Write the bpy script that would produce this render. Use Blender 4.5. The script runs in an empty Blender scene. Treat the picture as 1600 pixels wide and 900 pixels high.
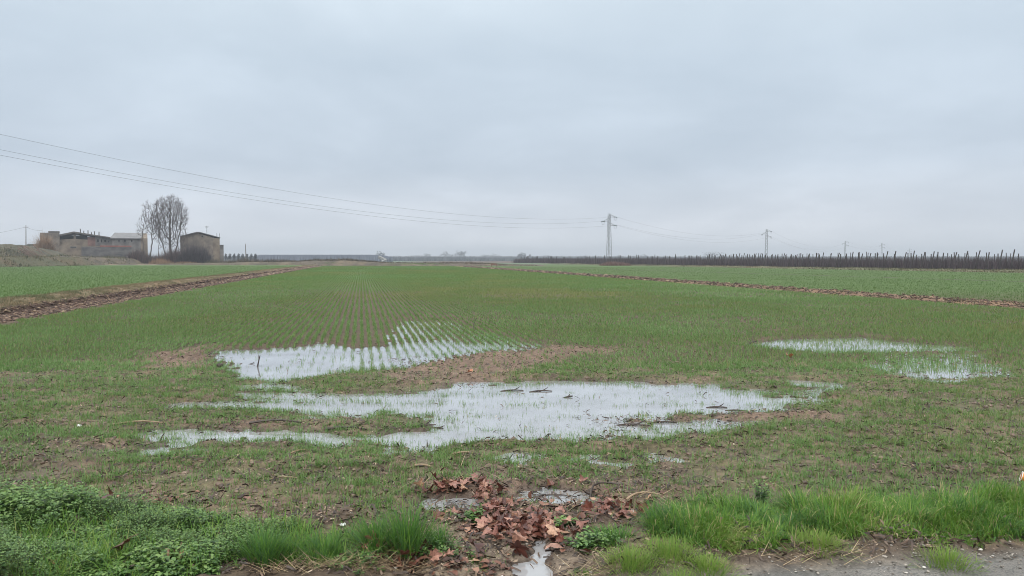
import bpy, math, random
import numpy as np
R = math.radians
random.seed(7)
rng = np.random.default_rng(11)
scene = bpy.context.scene
COL = scene.collection
F = 1155.0
PITCH = math.atan(45 / F)
CAMZ = 1.6

# ------------------------------------------------------------------ basics
def gp(px, py, z=0.0):
    """ground point (height z) seen at a pixel of the 1600x900 photograph"""
    dx = (px - 800) / F; dz = -(py - 450) / F
    c, s = math.cos(PITCH), math.sin(PITCH)
    dy, du = c + dz * s, dz * c - s
    k = (z - CAMZ) / du
    return np.array([dx * k, dy * k])

def at(px, py, Y):
    dx = (px - 800) / F; dz = -(py - 450) / F
    c, s = math.cos(PITCH), math.sin(PITCH)
    dy, du = c + dz * s, dz * c - s
    return np.array([dx * Y / dy, Y, CAMZ + du * Y / dy])

def hash2(ix, iy, seed):
    h = (ix.astype(np.int64) * 374761393 + iy.astype(np.int64) * 668265263 + seed * 974634777) & 0xffffffff
    h = ((h ^ (h >> 13)) * 1274126177) & 0xffffffff
    h = h ^ (h >> 16)
    return (h & 0xffffff) / float(0xffffff)

def vnoise(x, y, seed=0):
    ix = np.floor(x); iy = np.floor(y)
    fx = x - ix; fy = y - iy
    fx = fx * fx * (3 - 2 * fx); fy = fy * fy * (3 - 2 * fy)
    ix = ix.astype(np.int64); iy = iy.astype(np.int64)
    a = hash2(ix, iy, seed); b = hash2(ix + 1, iy, seed)
    c = hash2(ix, iy + 1, seed); d = hash2(ix + 1, iy + 1, seed)
    return (a + (b - a) * fx) * (1 - fy) + (c + (d - c) * fx) * fy

def fbm(x, y, seed=0, octv=4):
    t = np.zeros_like(x); a = 0.5; tot = 0
    for o in range(octv):
        t += a * vnoise(x * 2 ** o + o * 17.3, y * 2 ** o - o * 9.1, seed + o)
        tot += a; a *= 0.5
    return t / tot          # 0..1, mean .5

def sstep(a, b, x):
    t = np.clip((x - a) / (b - a), 0, 1)
    return t * t * (3 - 2 * t)

def poly_sd(x, y, poly):
    """signed distance, positive inside"""
    px = poly[:, 0]; py = poly[:, 1]
    d2 = np.full(x.shape, 1e9); ins = np.zeros(x.shape, bool)
    n = len(poly)
    for i in range(n):
        ax, ay = px[i], py[i]; bx, by = px[(i + 1) % n], py[(i + 1) % n]
        ex, ey = bx - ax, by - ay
        t = np.clip(((x - ax) * ex + (y - ay) * ey) / (ex * ex + ey * ey + 1e-12), 0, 1)
        d2 = np.minimum(d2, (x - ax - t * ex) ** 2 + (y - ay - t * ey) ** 2)
        c = ((ay > y) != (by > y)) & (x < (bx - ax) * (y - ay) / (by - ay + 1e-12) + ax)
        ins ^= c
    d = np.sqrt(d2)
    return np.where(ins, d, -d)

# ------------------------------------------------------------------ tagging
def tag(o, label=None, cat=None, group=None, kind=None):
    if label: o['label'] = label
    if cat: o['category'] = cat
    if group: o['group'] = group
    if kind: o['kind'] = kind
    return o

def empty(name, loc, label, cat, group=None, rz=0):
    o = bpy.data.objects.new(name, None); COL.objects.link(o)
    o.empty_display_size = 0.2
    o.location = loc; o.rotation_euler = (0, 0, rz)
    return tag(o, label, cat, group)

def link_mesh(name, me, mat, parent=None):
    o = bpy.data.objects.new(name, me); COL.objects.link(o)
    if mat: me.materials.append(mat)
    if parent: o.parent = parent
    return o

def np_mesh(name, V, quads=None, tris=None, smooth=False, attrs=None):
    """big mesh straight from arrays"""
    me = bpy.data.meshes.new(name)
    V = np.asarray(V, np.float32)
    nq = 0 if quads is None else len(quads); nt = 0 if tris is None else len(tris)
    me.vertices.add(len(V)); me.vertices.foreach_set('co', V.ravel())
    idx = []
    if nq: idx.append(np.asarray(quads, np.int32).ravel())
    if nt: idx.append(np.asarray(tris, np.int32).ravel())
    idx = np.concatenate(idx)
    me.loops.add(len(idx)); me.loops.foreach_set('vertex_index', idx)
    me.polygons.add(nq + nt)
    st = np.concatenate([np.arange(nq) * 4, nq * 4 + np.arange(nt) * 3]).astype(np.int32)
    me.polygons.foreach_set('loop_start', st)
    me.update(calc_edges=True)
    if smooth: me.polygons.foreach_set('use_smooth', np.ones(nq + nt, bool))
    for k, v in (attrs or {}).items():
        v = np.asarray(v, np.float32)
        if v.ndim == 1:
            a = me.attributes.new(k, 'FLOAT', 'POINT'); a.data.foreach_set('value', v)
        else:
            a = me.attributes.new(k, 'FLOAT_COLOR', 'POINT')
            v4 = np.ones((len(v), 4), np.float32); v4[:, :3] = v
            a.data.foreach_set('color', v4.ravel())
    me.validate()
    return me

class MB:
    """collects boxes, prisms and tubes; build() links them as one mesh"""
    def __init__(s): s.v = []; s.f = []
    def add(s, vs, fs):
        b = len(s.v); s.v += [tuple(float(q) for q in p) for p in vs]; s.f += [tuple(b + i for i in f) for f in fs]
    def box(s, c, d, rz=0.0):
        x, y, z = d[0] / 2, d[1] / 2, d[2] / 2; ca, sa = math.cos(rz), math.sin(rz)
        vs = []
        for k in (-1, 1):
            for (i, j) in ((-1, -1), (1, -1), (1, 1), (-1, 1)):
                vs.append((c[0] + i * x * ca - j * y * sa, c[1] + i * x * sa + j * y * ca, c[2] + k * z))
        s.add(vs, [(0, 3, 2, 1), (4, 5, 6, 7), (0, 1, 5, 4), (1, 2, 6, 5), (2, 3, 7, 6), (3, 0, 4, 7)])
    def extrude(s, pts, off):
        """planar outline pts (3d) given thickness by the vector off"""
        n = len(pts); a = [tuple(p) for p in pts]; b = [tuple(p[i] + off[i] for i in range(3)) for p in pts]
        s.add(a + b, [tuple(range(n))[::-1], tuple(range(n, 2 * n))] + [(i, (i + 1) % n, n + (i + 1) % n, n + i) for i in range(n)])
    def tube(s, P, rad, n=5):
        P = [np.array(p, float) for p in P]
        rings = []
        for i, p in enumerate(P):
            d = P[min(i + 1, len(P) - 1)] - P[max(i - 1, 0)]
            d /= (np.linalg.norm(d) + 1e-9)
            a = np.array([0, 0, 1.0]) if abs(d[2]) < .9 else np.array([1.0, 0, 0])
            u = np.cross(d, a); u /= np.linalg.norm(u); w = np.cross(d, u)
            r = rad[i] if hasattr(rad, '__len__') else rad
            rings.append([p + r * (u * math.cos(2 * math.pi * k / n) + w * math.sin(2 * math.pi * k / n)) for k in range(n)])
        vs = [q for r_ in rings for q in r_]
        fs = []
        for i in range(len(P) - 1):
            for k in range(n):
                fs.append((i * n + k, i * n + (k + 1) % n, (i + 1) * n + (k + 1) % n, (i + 1) * n + k))
        fs.append(tuple(range(n))[::-1]); fs.append(tuple((len(P) - 1) * n + k for k in range(n)))
        s.add(vs, fs)
    def mesh(s, name):
        me = bpy.data.meshes.new(name); me.from_pydata(s.v, [], s.f); me.update(); return me
    def build(s, name, mat, parent=None):
        return link_mesh(name, s.mesh(name), mat, parent)

# ------------------------------------------------------------------ materials
def new_mat(name):
    m = bpy.data.materials.new(name); m.use_nodes = True
    nt = m.node_tree; nt.nodes.clear()
    out = nt.nodes.new('ShaderNodeOutputMaterial')
    return m, nt, out

def ramp(nt, stops):
    r = nt.nodes.new('ShaderNodeValToRGB')
    while len(r.color_ramp.elements) < len(stops): r.color_ramp.elements.new(0.5)
    for e, (p, c) in zip(r.color_ramp.elements, stops):
        e.position = p; e.color = (*c, 1)
    return r

def noise_node(nt, scale, detail=4, coord='Object', rough=.55, stretch=None):
    tc = nt.nodes.new('ShaderNodeTexCoord'); n = nt.nodes.new('ShaderNodeTexNoise')
    n.inputs['Scale'].default_value = scale; n.inputs['Detail'].default_value = detail
    n.inputs['Roughness'].default_value = rough
    if stretch:
        mp = nt.nodes.new('ShaderNodeMapping'); mp.inputs['Scale'].default_value = stretch
        nt.links.new(tc.outputs[coord], mp.inputs['Vector']); nt.links.new(mp.outputs[0], n.inputs['Vector'])
    else:
        nt.links.new(tc.outputs[coord], n.inputs['Vector'])
    return n

def mat_attr_ramp(name, stops, rough=.6, transl=0.0, spec=.4, source='rnd'):
    """colour picked from a ramp by the per-piece random attribute (or the object's random)"""
    m, nt, out = new_mat(name)
    if source == 'rnd':
        a = nt.nodes.new('ShaderNodeAttribute'); a.attribute_name = 'rnd'; fac = a.outputs['Fac']
    else:
        a = nt.nodes.new('ShaderNodeObjectInfo'); fac = a.outputs['Random']
    r = ramp(nt, stops); nt.links.new(fac, r.inputs['Fac'])
    p = nt.nodes.new('ShaderNodeBsdfPrincipled')
    p.inputs['Roughness'].default_value = rough
    p.inputs['Specular IOR Level'].default_value = spec
    nt.links.new(r.outputs['Color'], p.inputs['Base Color'])
    if transl > 0:
        t = nt.nodes.new('ShaderNodeBsdfTranslucent'); nt.links.new(r.outputs['Color'], t.inputs['Color'])
        mx = nt.nodes.new('ShaderNodeMixShader'); mx.inputs[0].default_value = transl
        nt.links.new(p.outputs[0], mx.inputs[1]); nt.links.new(t.outputs[0], mx.inputs[2])
        nt.links.new(mx.outputs[0], out.inputs['Surface'])
    else:
        nt.links.new(p.outputs[0], out.inputs['Surface'])
    return m

def mat_noise(name, c1, c2, scale=3, rough=.8, bump=0.0, bscale=None, stretch=None, c3=None, spec=.3, detail=5):
    m, nt, out = new_mat(name)
    n = noise_node(nt, scale, detail, stretch=stretch)
    st = [(.32, c1), (.68, c2)] if c3 is None else [(.3, c1), (.5, c2), (.7, c3)]
    r = ramp(nt, st); nt.links.new(n.outputs['Fac'], r.inputs['Fac'])
    p = nt.nodes.new('ShaderNodeBsdfPrincipled'); p.inputs['Roughness'].default_value = rough
    p.inputs['Specular IOR Level'].default_value = spec
    nt.links.new(r.outputs['Color'], p.inputs['Base Color'])
    if bump:
        nb = noise_node(nt, bscale or scale * 4, 4)
        b = nt.nodes.new('ShaderNodeBump'); b.inputs['Strength'].default_value = bump; b.inputs['Distance'].default_value = .05
        nt.links.new(nb.outputs['Fac'], b.inputs['Height']); nt.links.new(b.outputs[0], p.inputs['Normal'])
    nt.links.new(p.outputs[0], out.inputs['Surface'])
    return m

def mat_brick(name, c1, c2, mortar, scale=3.0, rough=.85):
    m, nt, out = new_mat(name)
    tc = nt.nodes.new('ShaderNodeTexCoord')
    sp = nt.nodes.new('ShaderNodeSeparateXYZ'); nt.links.new(tc.outputs['Object'], sp.inputs[0])
    ad = nt.nodes.new('ShaderNodeMath'); ad.operation = 'ADD'
    nt.links.new(sp.outputs['X'], ad.inputs[0]); nt.links.new(sp.outputs['Y'], ad.inputs[1])
    cb = nt.nodes.new('ShaderNodeCombineXYZ'); nt.links.new(ad.outputs[0], cb.inputs['X']); nt.links.new(sp.outputs['Z'], cb.inputs['Y'])
    br = nt.nodes.new('ShaderNodeTexBrick'); br.inputs['Scale'].default_value = scale
    br.inputs['Color1'].default_value = (*c1, 1); br.inputs['Color2'].default_value = (*c2, 1); br.inputs['Mortar'].default_value = (*mortar, 1)
    nt.links.new(cb.outputs[0], br.inputs['Vector'])
    n = noise_node(nt, .7, 6, rough=.65)
    r = ramp(nt, [(.3, (.45, .45, .47)), (.7, (1.15, 1.1, 1.05))]); nt.links.new(n.outputs['Fac'], r.inputs['Fac'])
    mx = nt.nodes.new('ShaderNodeMixRGB'); mx.blend_type = 'MULTIPLY'; mx.inputs[0].default_value = 1
    nt.links.new(br.outputs['Color'], mx.inputs[1]); nt.links.new(r.outputs['Color'], mx.inputs[2])
    p = nt.nodes.new('ShaderNodeBsdfPrincipled'); p.inputs['Roughness'].default_value = rough
    nt.links.new(mx.outputs[0], p.inputs['Base Color']); nt.links.new(p.outputs[0], out.inputs['Surface'])
    return m

# ground: region tint painted per vertex (what grows or lies there, plus shade at the left bank's cut), broken up by noise
def ground_material():
    m, nt, out = new_mat('soil_and_turf')
    a = nt.nodes.new('ShaderNodeAttribute'); a.attribute_name = 'tint'
    w = nt.nodes.new('ShaderNodeAttribute'); w.attribute_name = 'damp'
    n1 = noise_node(nt, 22, 6, rough=.7); n2 = noise_node(nt, 1.3, 5, rough=.6); n3 = noise_node(nt, 90, 3, rough=.7)
    r1 = ramp(nt, [(.25, (.55, .53, .52)), (.5, (.95, .95, .95)), (.75, (1.5, 1.48, 1.45))]); nt.links.new(n1.outputs['Fac'], r1.inputs['Fac'])
    r2 = ramp(nt, [(.3, (.78, .78, .78)), (.7, (1.2, 1.2, 1.2))]); nt.links.new(n2.outputs['Fac'], r2.inputs['Fac'])
    r3 = ramp(nt, [(.3, (.75, .75, .75)), (.7, (1.25, 1.25, 1.25))]); nt.links.new(n3.outputs['Fac'], r3.inputs['Fac'])
    col = a.outputs['Color']
    for r in (r1, r2, r3):
        mx = nt.nodes.new('ShaderNodeMixRGB'); mx.blend_type = 'MULTIPLY'; mx.inputs[0].default_value = 1
        nt.links.new(col, mx.inputs[1]); nt.links.new(r.outputs['Color'], mx.inputs[2]); col = mx.outputs[0]
    p = nt.nodes.new('ShaderNodeBsdfPrincipled'); nt.links.new(col, p.inputs['Base Color'])
    mr = nt.nodes.new('ShaderNodeMapRange'); mr.inputs['To Min'].default_value = .95; mr.inputs['To Max'].default_value = .5; p.inputs['Specular IOR Level'].default_value = .28
    nt.links.new(w.outputs['Fac'], mr.inputs['Value']); nt.links.new(mr.outputs[0], p.inputs['Roughness'])
    b = nt.nodes.new('ShaderNodeBump'); b.inputs['Strength'].default_value = .6; b.inputs['Distance'].default_value = .012
    nt.links.new(n1.outputs['Fac'], b.inputs['Height'])
    b2 = nt.nodes.new('ShaderNodeBump'); b2.inputs['Strength'].default_value = .5; b2.inputs['Distance'].default_value = .003
    nt.links.new(n3.outputs['Fac'], b2.inputs['Height']); nt.links.new(b.outputs[0], b2.inputs['Normal'])
    nt.links.new(b2.outputs[0], p.inputs['Normal'])
    nt.links.new(p.outputs[0], out.inputs['Surface'])
    return m

def water_material():
    m, nt, out = new_mat('muddy_puddle_water')
    p = nt.nodes.new('ShaderNodeBsdfPrincipled')
    p.inputs['Base Color'].default_value = (.35, .35, .36, 1)
    p.inputs['Roughness'].default_value = .04
    p.inputs['IOR'].default_value = 1.33
    p.inputs['Coat Weight'].default_value = 1.0; p.inputs['Coat Roughness'].default_value = .02; p.inputs['Coat IOR'].default_value = 1.5
    n = noise_node(nt, 14, 2, stretch=(1, .45, 1)); b = nt.nodes.new('ShaderNodeBump')
    b.inputs['Strength'].default_value = .12; b.inputs['Distance'].default_value = .004
    nt.links.new(n.outputs['Fac'], b.inputs['Height'])
    nt.links.new(b.outputs[0], p.inputs['Normal']); nt.links.new(b.outputs[0], p.inputs['Coat Normal'])
    tr = nt.nodes.new('ShaderNodeBsdfTransparent'); tr.inputs[0].default_value = (.75, .68, .6, 1)
    n2 = noise_node(nt, 1.4, 4); rr = ramp(nt, [(.3, (.03, .03, .03)), (.7, (.24, .24, .24))]); nt.links.new(n2.outputs['Fac'], rr.inputs['Fac'])
    mx = nt.nodes.new('ShaderNodeMixShader'); nt.links.new(rr.outputs[0], mx.inputs[0])
    nt.links.new(p.outputs[0], mx.inputs[1]); nt.links.new(tr.outputs[0], mx.inputs[2])
    nt.links.new(mx.outputs[0], out.inputs['Surface'])
    return m

# ------------------------------------------------------------------ layout of the land
ROWD = np.array([-0.2, 0.98]); ROWD /= np.linalg.norm(ROWD)
NL = np.array([-ROWD[1], ROWD[0]])        # left normal
LF = gp(0, 508); RF = gp(1600, 485)
def s_left(x, y): return (x - LF[0]) * NL[0] + (y - LF[1]) * NL[1]
def s_right(x, y): return -((x - RF[0]) * NL[0] + (y - RF[1]) * NL[1])
def s_row(x, y): return x * NL[0] + y * NL[1]

P = lambda pts: np.array([gp(a, b) for a, b in pts])
PUD = [
 P([(325,560),(335,548),(400,546),(480,541),(500,535),(545,545),(600,541),(640,534),(700,533),(750,537),(800,540),(842,546),(770,547),(740,553),(700,560),(640,573),(560,581),(480,590),(400,600),(372,592),(360,578)]),
 P([(262,634),(370,628),(375,600),(395,600),(400,626),(530,622),(640,612),(700,603),(760,599),(850,596),(1000,596),(1120,604),(1200,611),(1250,626),(1232,640),(1140,650),(1010,655),(965,662),(1100,664),(1160,670),(1060,681),(930,689),(800,693),(700,698),(600,703),(535,696),(560,682),(650,670),(700,655),(560,651),(480,648),(380,638)]),
 P([(212,692),(240,674),(330,671),(420,671),(480,679),(560,684),(600,700),(540,702),(470,694),(400,697),(320,704),(235,713)]),
 P([(1150,538),(1230,531),(1350,527),(1440,537),(1540,545),(1530,550),(1440,550),(1380,553),(1300,554),(1200,546)]),
 P([(1225,592),(1330,600),(1335,612),(1240,606)]),
 P([(652,793),(676,784),(710,780),(742,786),(735,797),(692,801)]),
 P([(806,784),(828,773),(862,767),(895,770),(915,779),(902,789),(868,793),(836,790)]),
 P([(826,840),(858,842),(866,866),(856,890),(850,920),(775,920),(800,888),(834,866)]),
 P([(1390,558),(1530,562),(1500,590),(1420,584)]),
]
PDEPTH = [.075, .07, .075, .065, .05, .075, .07, .065, .04]
BARE = [P([(225,555),(330,540),(335,575),(240,578)]), P([(760,548),(850,542),(1000,548),(960,558),(840,562),(740,562)]),
        P([(250,655),(560,650),(650,668),(500,675),(260,670)]),
        P([(930,655),(1230,640),(1330,655),(1180,668),(960,668)]), P([(600,560),(760,552),(900,566),(760,600),(600,600)]),
        P([(640,750),(1010,750),(1050,815),(900,850),(700,850),(640,800)])]

SEMI = [P([(590,545),(606,520),(625,502),(655,496),(700,498),(740,510),(790,526),(850,540),(845,549),(700,556)]), P([(365,600),(430,596),(560,615),(700,612),(690,650),(560,652),(470,648),(260,640),(250,630),(370,622)]), P([(1370,552),(1560,550),(1580,590),(1470,600),(1400,590),(1330,574)]),
        P([(1150,614),(1300,608),(1290,636),(1220,636)]), P([(930,655),(1200,656),(1140,682),(920,688)]), P([(720,708),(1010,706),(1090,730),(960,752),(760,742)])]
def semi(x, y):
    m = np.zeros_like(x)
    for poly in SEMI:
        lo = poly.min(0) - 1; hi = poly.max(0) + 1
        sel = (x > lo[0]) & (x < hi[0]) & (y > lo[1]) & (y < hi[1])
        if sel.any(): m[sel] = np.maximum(m[sel], sstep(-.2, .25, poly_sd(x[sel], y[sel], poly) + (fbm(x[sel] * 2, y[sel] * 2, 78, 3) - .5) * .6))
    return m

def puddle_mask(x, y, want_sd=False):
    m = np.zeros_like(x); best = np.full_like(x, -9.0)
    wob = (fbm(x * 1.6, y * 1.6, 51, 3) - .5) * .9 + (fbm(x * 5, y * 7, 52, 3) - .5) * .75
    for k, poly in enumerate(PUD):
        lo = poly.min(0) - .8; hi = poly.max(0) + .8
        sel = (x > lo[0]) & (x < hi[0]) & (y > lo[1]) & (y < hi[1])
        if not sel.any(): continue
        sc = 1.0 if k < 4 else .5
        sd = poly_sd(x[sel], y[sel], poly)
        best[sel] = np.maximum(best[sel], sd)
        w = .32 if k < 4 else (.12 if k == 4 else .045)
        m[sel] = np.maximum(m[sel], sstep(-w, w * 1.2, sd + wob[sel] * .45 * sc + (0 if k < 5 else .03)) * PDEPTH[k] / .075)
    return (m, best) if want_sd else m

def bare_mask(x, y):
    m = np.zeros_like(x)
    for poly in BARE:
        lo = poly.min(0) - 1; hi = poly.max(0) + 1
        sel = (x > lo[0]) & (x < hi[0]) & (y > lo[1]) & (y < hi[1])
        if not sel.any(): continue
        sd = poly_sd(x[sel], y[sel], poly) + (fbm(x[sel] * 2, y[sel] * 2, 77, 3) - .5) * .8
        m[sel] = np.maximum(m[sel], sstep(-.25, .3, sd))
    return m

HEADY = 10.6                               # the rows start beyond the headland
PB0 = gp(0, 418, .2); PB1 = np.array([-97.0, 200.0])
def farm_s(x, y):                          # positive inside the raised farm ground
    d = PB1 - PB0; d = d / np.linalg.norm(d)
    return -(x - PB0[0]) * d[1] + (y - PB0[1]) * d[0]

def height(x, y, fine=True):
    x = np.asarray(x, float); y = np.asarray(y, float)
    z = np.full_like(x, .034)
    sl = s_left(x, y); sr = s_right(x, y)
    fieldk = sstep(HEADY - .8, HEADY + 1.0, y + (fbm(x * .7, y * .7, 5, 2) - .5) * 1.2) * (sl < .2) * (sr < 0)
    near = 1 - sstep(30, 60, y)
    if fine:
        z += fieldk * near * .013 * np.cos(2 * np.pi * s_row(x, y) / .15)
        cl = fbm(x * 6, y * 6, 1, 4) - .5; big = fbm(x * 1.1, y * 1.6, 2, 3) - .5
        head = (1 - fieldk)
        z += (cl * (.03 + .036 * head) + big * (.012 + .02 * head)) * (1 - sstep(60, 120, y))
        # wheel ruts running along the headland
        z += head * .012 * np.sin(y * 2 * np.pi / .62 + x * .35 + 3 * fbm(x * .4, y * .4, 9, 2)) * sstep(4.6, 5.4, y) * (sl < 0)
        z += .03 * np.clip(vnoise(x * 17, y * 17, 8) - .72, 0, 1) * near
    pm, psd = puddle_mask(x, y, True)
    sm = semi(x, y)
    z -= np.maximum(pm * .075, sm * (.043 + .022 * fbm(x * 2, y * 3, 79, 3)) * np.where(y < 6.2, .58, np.where(y > 11.2, .68, 1.0)))
    inp = (pm > .05) | (sm > .05)
    lowz = np.where(inp, -.2, .004 + (fbm(x * 3, y * 3, 33, 2) - .55) * .03)
    z = np.maximum(z, lowz)
    # the bank on the left: flat soil foot, cut edge, grassy shoulder, higher field behind
    dist = np.clip(y / 18, .8, 6)
    wob = (fbm(x * 1.3, y * 1.3, 21, 4) - .5) * .7
    s = sl + wob * (1 if fine else 0)
    f = .05 * sstep(0, .7, s) + .15 * sstep(.85, 1.1, s) + .13 * sstep(1.1, 1.9, s) - .10 * sstep(2.2, 3.2, s)
    on = sstep(-.2, .2, s) * (1 - sstep(165, 180, y))
    z = z * (1 - on) + on * (.03 + f + (fbm(x * 5, y * 5, 23, 4) - .5) * .12 * sstep(0, .5, s) * (1 - sstep(2.2, 3, s)))
    # the low stubble strip on the right
    s = sr + (fbm(x * 1.1, y * 1.1, 24, 3) - .5) * .5
    k = sstep(-.1, .45, s) * (1 - sstep(1.3, 1.9, s)) * (y < 170)
    z += k * (.09 + (fbm(x * 4, y * 4, 25, 4) - .5) * .22)
    z += .04 * sstep(1.5, 3, s)
    # farm ground
    fs = farm_s(x, y) + (fbm(x * .15, y * .15, 31, 3) - .5) * 5
    fr = 1 - sstep(-101, -88, x + (y - 200) * .35)
    z += sstep(0, 5.5, fs) * 1.75 * fr * sstep(95, 112, y) * (1 - sstep(420, 520, y))
    # rough low bank closing the field at the far end
    ln = y - (168 + (fbm(x * .05, y * 0, 41, 2) - .5) * 14)
    amp = np.interp(x, [-95, -62, -48, -40, -28, -12, -4, 4], [.3, .75, 1.15, 1.3, .6, .55, .35, 0])
    z += amp * sstep(0, 5, ln) * (1 - sstep(9, 26, ln)) * (1 + .5 * (fbm(x * .3, y * .3, 42, 4) - .5))
    # grassy strip in front of the orchard
    so = (x - 66) * .949 + (y - 88) * .315
    z += .38 * np.exp(-((so + 5.5) / 2.6) ** 2) * fbm(x * .25, y * .25, 43, 4) * (y > 40)
    # verge beside the road
    z += .045 * (1 - sstep(4.1, 4.8, y)) * sstep(.03, .4, -psd)
    road = road_mask(x, y)
    z = z * (1 - road) + .05 * road
    return z

RA = gp(940, 912, .05); RB = gp(1600, 866, .05)
def road_s(x, y):                         # positive on the road side
    d = RB - RA; d = d / np.linalg.norm(d)
    return (x - RA[0]) * d[1] - (y - RA[1]) * d[0]
def road_mask(x, y):
    return sstep(-.12, .12, road_s(x, y))

def tint(x, y, z):
    n = len(x)
    soil = np.array([.150, .108, .076]); red = np.array([.175, .098, .068]); dark = np.array([.060, .040, .030])
    wheat = np.array([.070, .125, .034]); wheat_far = np.array([.072, .120, .034]); dry = np.array([.235, .155, .095])
    olive = np.array([.095, .095, .052]); sand = np.array([.25, .20, .155]); grey = np.array([.13, .13, .12])
    c = np.tile(soil, (n, 1))
    def mix(col, k):
        nonlocal c
        k = k[:, None]; c = c * (1 - k) + np.array(col)[None] * k
    sl = s_left(x, y); sr = s_right(x, y)
    mix([.105, .085, .06], sstep(.45, .62, fbm(x * 1.7, y * 1.7, 61, 4)) * .7)
    mix(dark, sstep(.52, .66, fbm(x * 9, y * 9, 62, 3)) * .6); mix([.085, .095, .042], sstep(.40, .6, fbm(x * 3.3, y * 3.3, 162, 4)) * .4 * (y > 4.6) * (1 - bare_mask(x, y)))
    mix([.16, .12, .085], (1 - sstep(4.2, 4.9, y)) * .8); mix([.07, .05, .036], (1 - sstep(4.2, 4.9, y)) * sstep(.45, .6, fbm(x * 3.1, y * 5, 163, 4)) * .8); mix(sand, (1 - sstep(.25, .5, np.hypot((x + .08) / 1.3, y - 3.75))) * .5)
    mix([.17, .112, .085], bare_mask(x, y) * .6 * (y > 4.8))
    mix([.075, .055, .036], sstep(HEADY, HEADY + 1.5, y) * .75 * (1 - bare_mask(x, y))); cover = sstep(24, 62, y)
    mix(wheat, cover * (sl < 0) * (sr < 0) * .8)
    mix(wheat_far, (sr > 1.4) * sstep(20, 40, y) * .92)
    w = (fbm(x * 1.3, y * 1.3, 21, 4) - .5) * .7; s = sl + w
    mix([.12, .072, .053], sstep(-.1, .15, s) * 1.0)
    mix([.045, .028, .022], sstep(.78, .9, s) * (1 - sstep(1.08, 1.25, s)) * .8)  # shadow line of the cut edge, painted into the soil colour
    mix([.13, .105, .062], sstep(1.1, 1.3, s))
    mix(dry, sstep(1.2, 1.5, s) * sstep(.5, .62, fbm(x * 2.5, y * 2.5, 64, 3)) * .6)
    mix(wheat_far, sstep(2.5, 3.0, s))
    s = sr + (fbm(x * 1.1, y * 1.1, 24, 3) - .5) * .5
    k = sstep(-.1, .15, s) * (1 - sstep(1.5, 1.9, s))
    mix([.17, .105, .072], k); mix(dry, k * sstep(.48, .6, fbm(x * 3, y * 3, 65, 3)) * .7)
    # faint track line in the right-hand field
    A = gp(1600, 442); B = gp(1000, 423); d = B - A; d = d / np.linalg.norm(d)
    q = np.abs(-(x - A[0]) * d[1] + (y - A[1]) * d[0])
    mix([.055, .045, .03], (1 - sstep(.3, .8, q)) * (sr > 2))
    so = (x - 66) * .949 + (y - 88) * .315 + (fbm(x * .3, y * .3, 66, 3) - .5) * 3
    mix([.13, .125, .07], sstep(-12, -10.5, so) * (sr > 2)); mix([.07, .07, .035], sstep(-12, -11, so) * sstep(.52, .6, fbm(x * .6, y * .6, 165, 3)) * (sr > 2)); mix([.10, .075, .06], sstep(-1, 0, so) * (sr > 2))
    # farm ground, far bank, land beyond
    fs = farm_s(x, y) + (fbm(x * .15, y * .15, 31, 3) - .5) * 5
    fr = (1 - sstep(-101, -88, x + (y - 200) * .35)) * (y > 95)
    mix([.075, .072, .040], sstep(-.8, .2, fs) * fr); mix([.11, .078, .050], sstep(0, 1, fs) * fr * sstep(.45, .6, fbm(x * .35, y * .35, 67, 4)) * .7)
    mix([.045, .045, .028], sstep(-1, -.5, fs) * (1 - sstep(.2, .9, fs)) * fr * .7)
    ln = y - (168 + (fbm(x * .05, y * 0, 41, 2) - .5) * 14)
    kb = sstep(-2.5, -.5, ln) * (so < -4) * (x < 8)
    mix([.10, .08, .06], kb); mix([.17, .13, .085], kb * sstep(.5, .62, fbm(x * .4, y * .4, 68, 4)) * .6); mix([.05, .045, .032], kb * sstep(.55, .66, fbm(x * .5 + 9, y * .5, 69, 4)) * .7)
    far = sstep(200, 230, y)
    mix([.10, .13, .085], far * (so < -4) * (fr < .5))
    mix([.12, .10, .08], far * sstep(.5, .56, fbm(x * .008, y * .008, 70, 2)) * (so < -4) * (fr < .5))
    mix([.12, .12, .115], road_mask(x, y))
    pm = puddle_mask(x, y)
    mix([.07, .052, .042], sstep(.1, .5, pm) * .8)
    damp = np.clip(1.0 - (z - 0.0) / .05, 0, 1) * (1 - .8 * sstep(9, 12, y)) * (y < 40)
    return c, damp

# ------------------------------------------------------------------ ground sheet
def build_ground():
    ys = [-60, -25, -10, -4, -1, .6, 1.5, 2.2, 2.6]
    y = 2.8
    while y < 26: ys.append(y); y *= 1.0044
    while y < 260: ys.append(y); y *= 1.012
    while y < 2900: ys.append(y); y *= 1.035
    ys.append(3000)
    ys = np.array(ys); nc = 1180
    u = np.linspace(-1, 1, nc)
    half = np.where(ys > 2.7, 4.2 + .86 * ys, np.abs(ys - 2.7) * 1.2 + 6.5)
    X = u[None] * half[:, None]; Y = np.repeat(ys[:, None], nc, 1)
    x = X.ravel(); yv = Y.ravel()
    z = height(x, yv)
    c, damp = tint(x, yv, z)
    nr = len(ys); i = np.arange(nr * nc).reshape(nr, nc)
    q = np.stack([i[:-1, :-1], i[:-1, 1:], i[1:, 1:], i[1:, :-1]], -1).reshape(-1, 4)
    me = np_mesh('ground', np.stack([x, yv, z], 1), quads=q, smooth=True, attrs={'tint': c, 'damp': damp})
    o = link_mesh('ground', me, ground_material()); tag(o, kind='structure')
build_ground()

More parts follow.
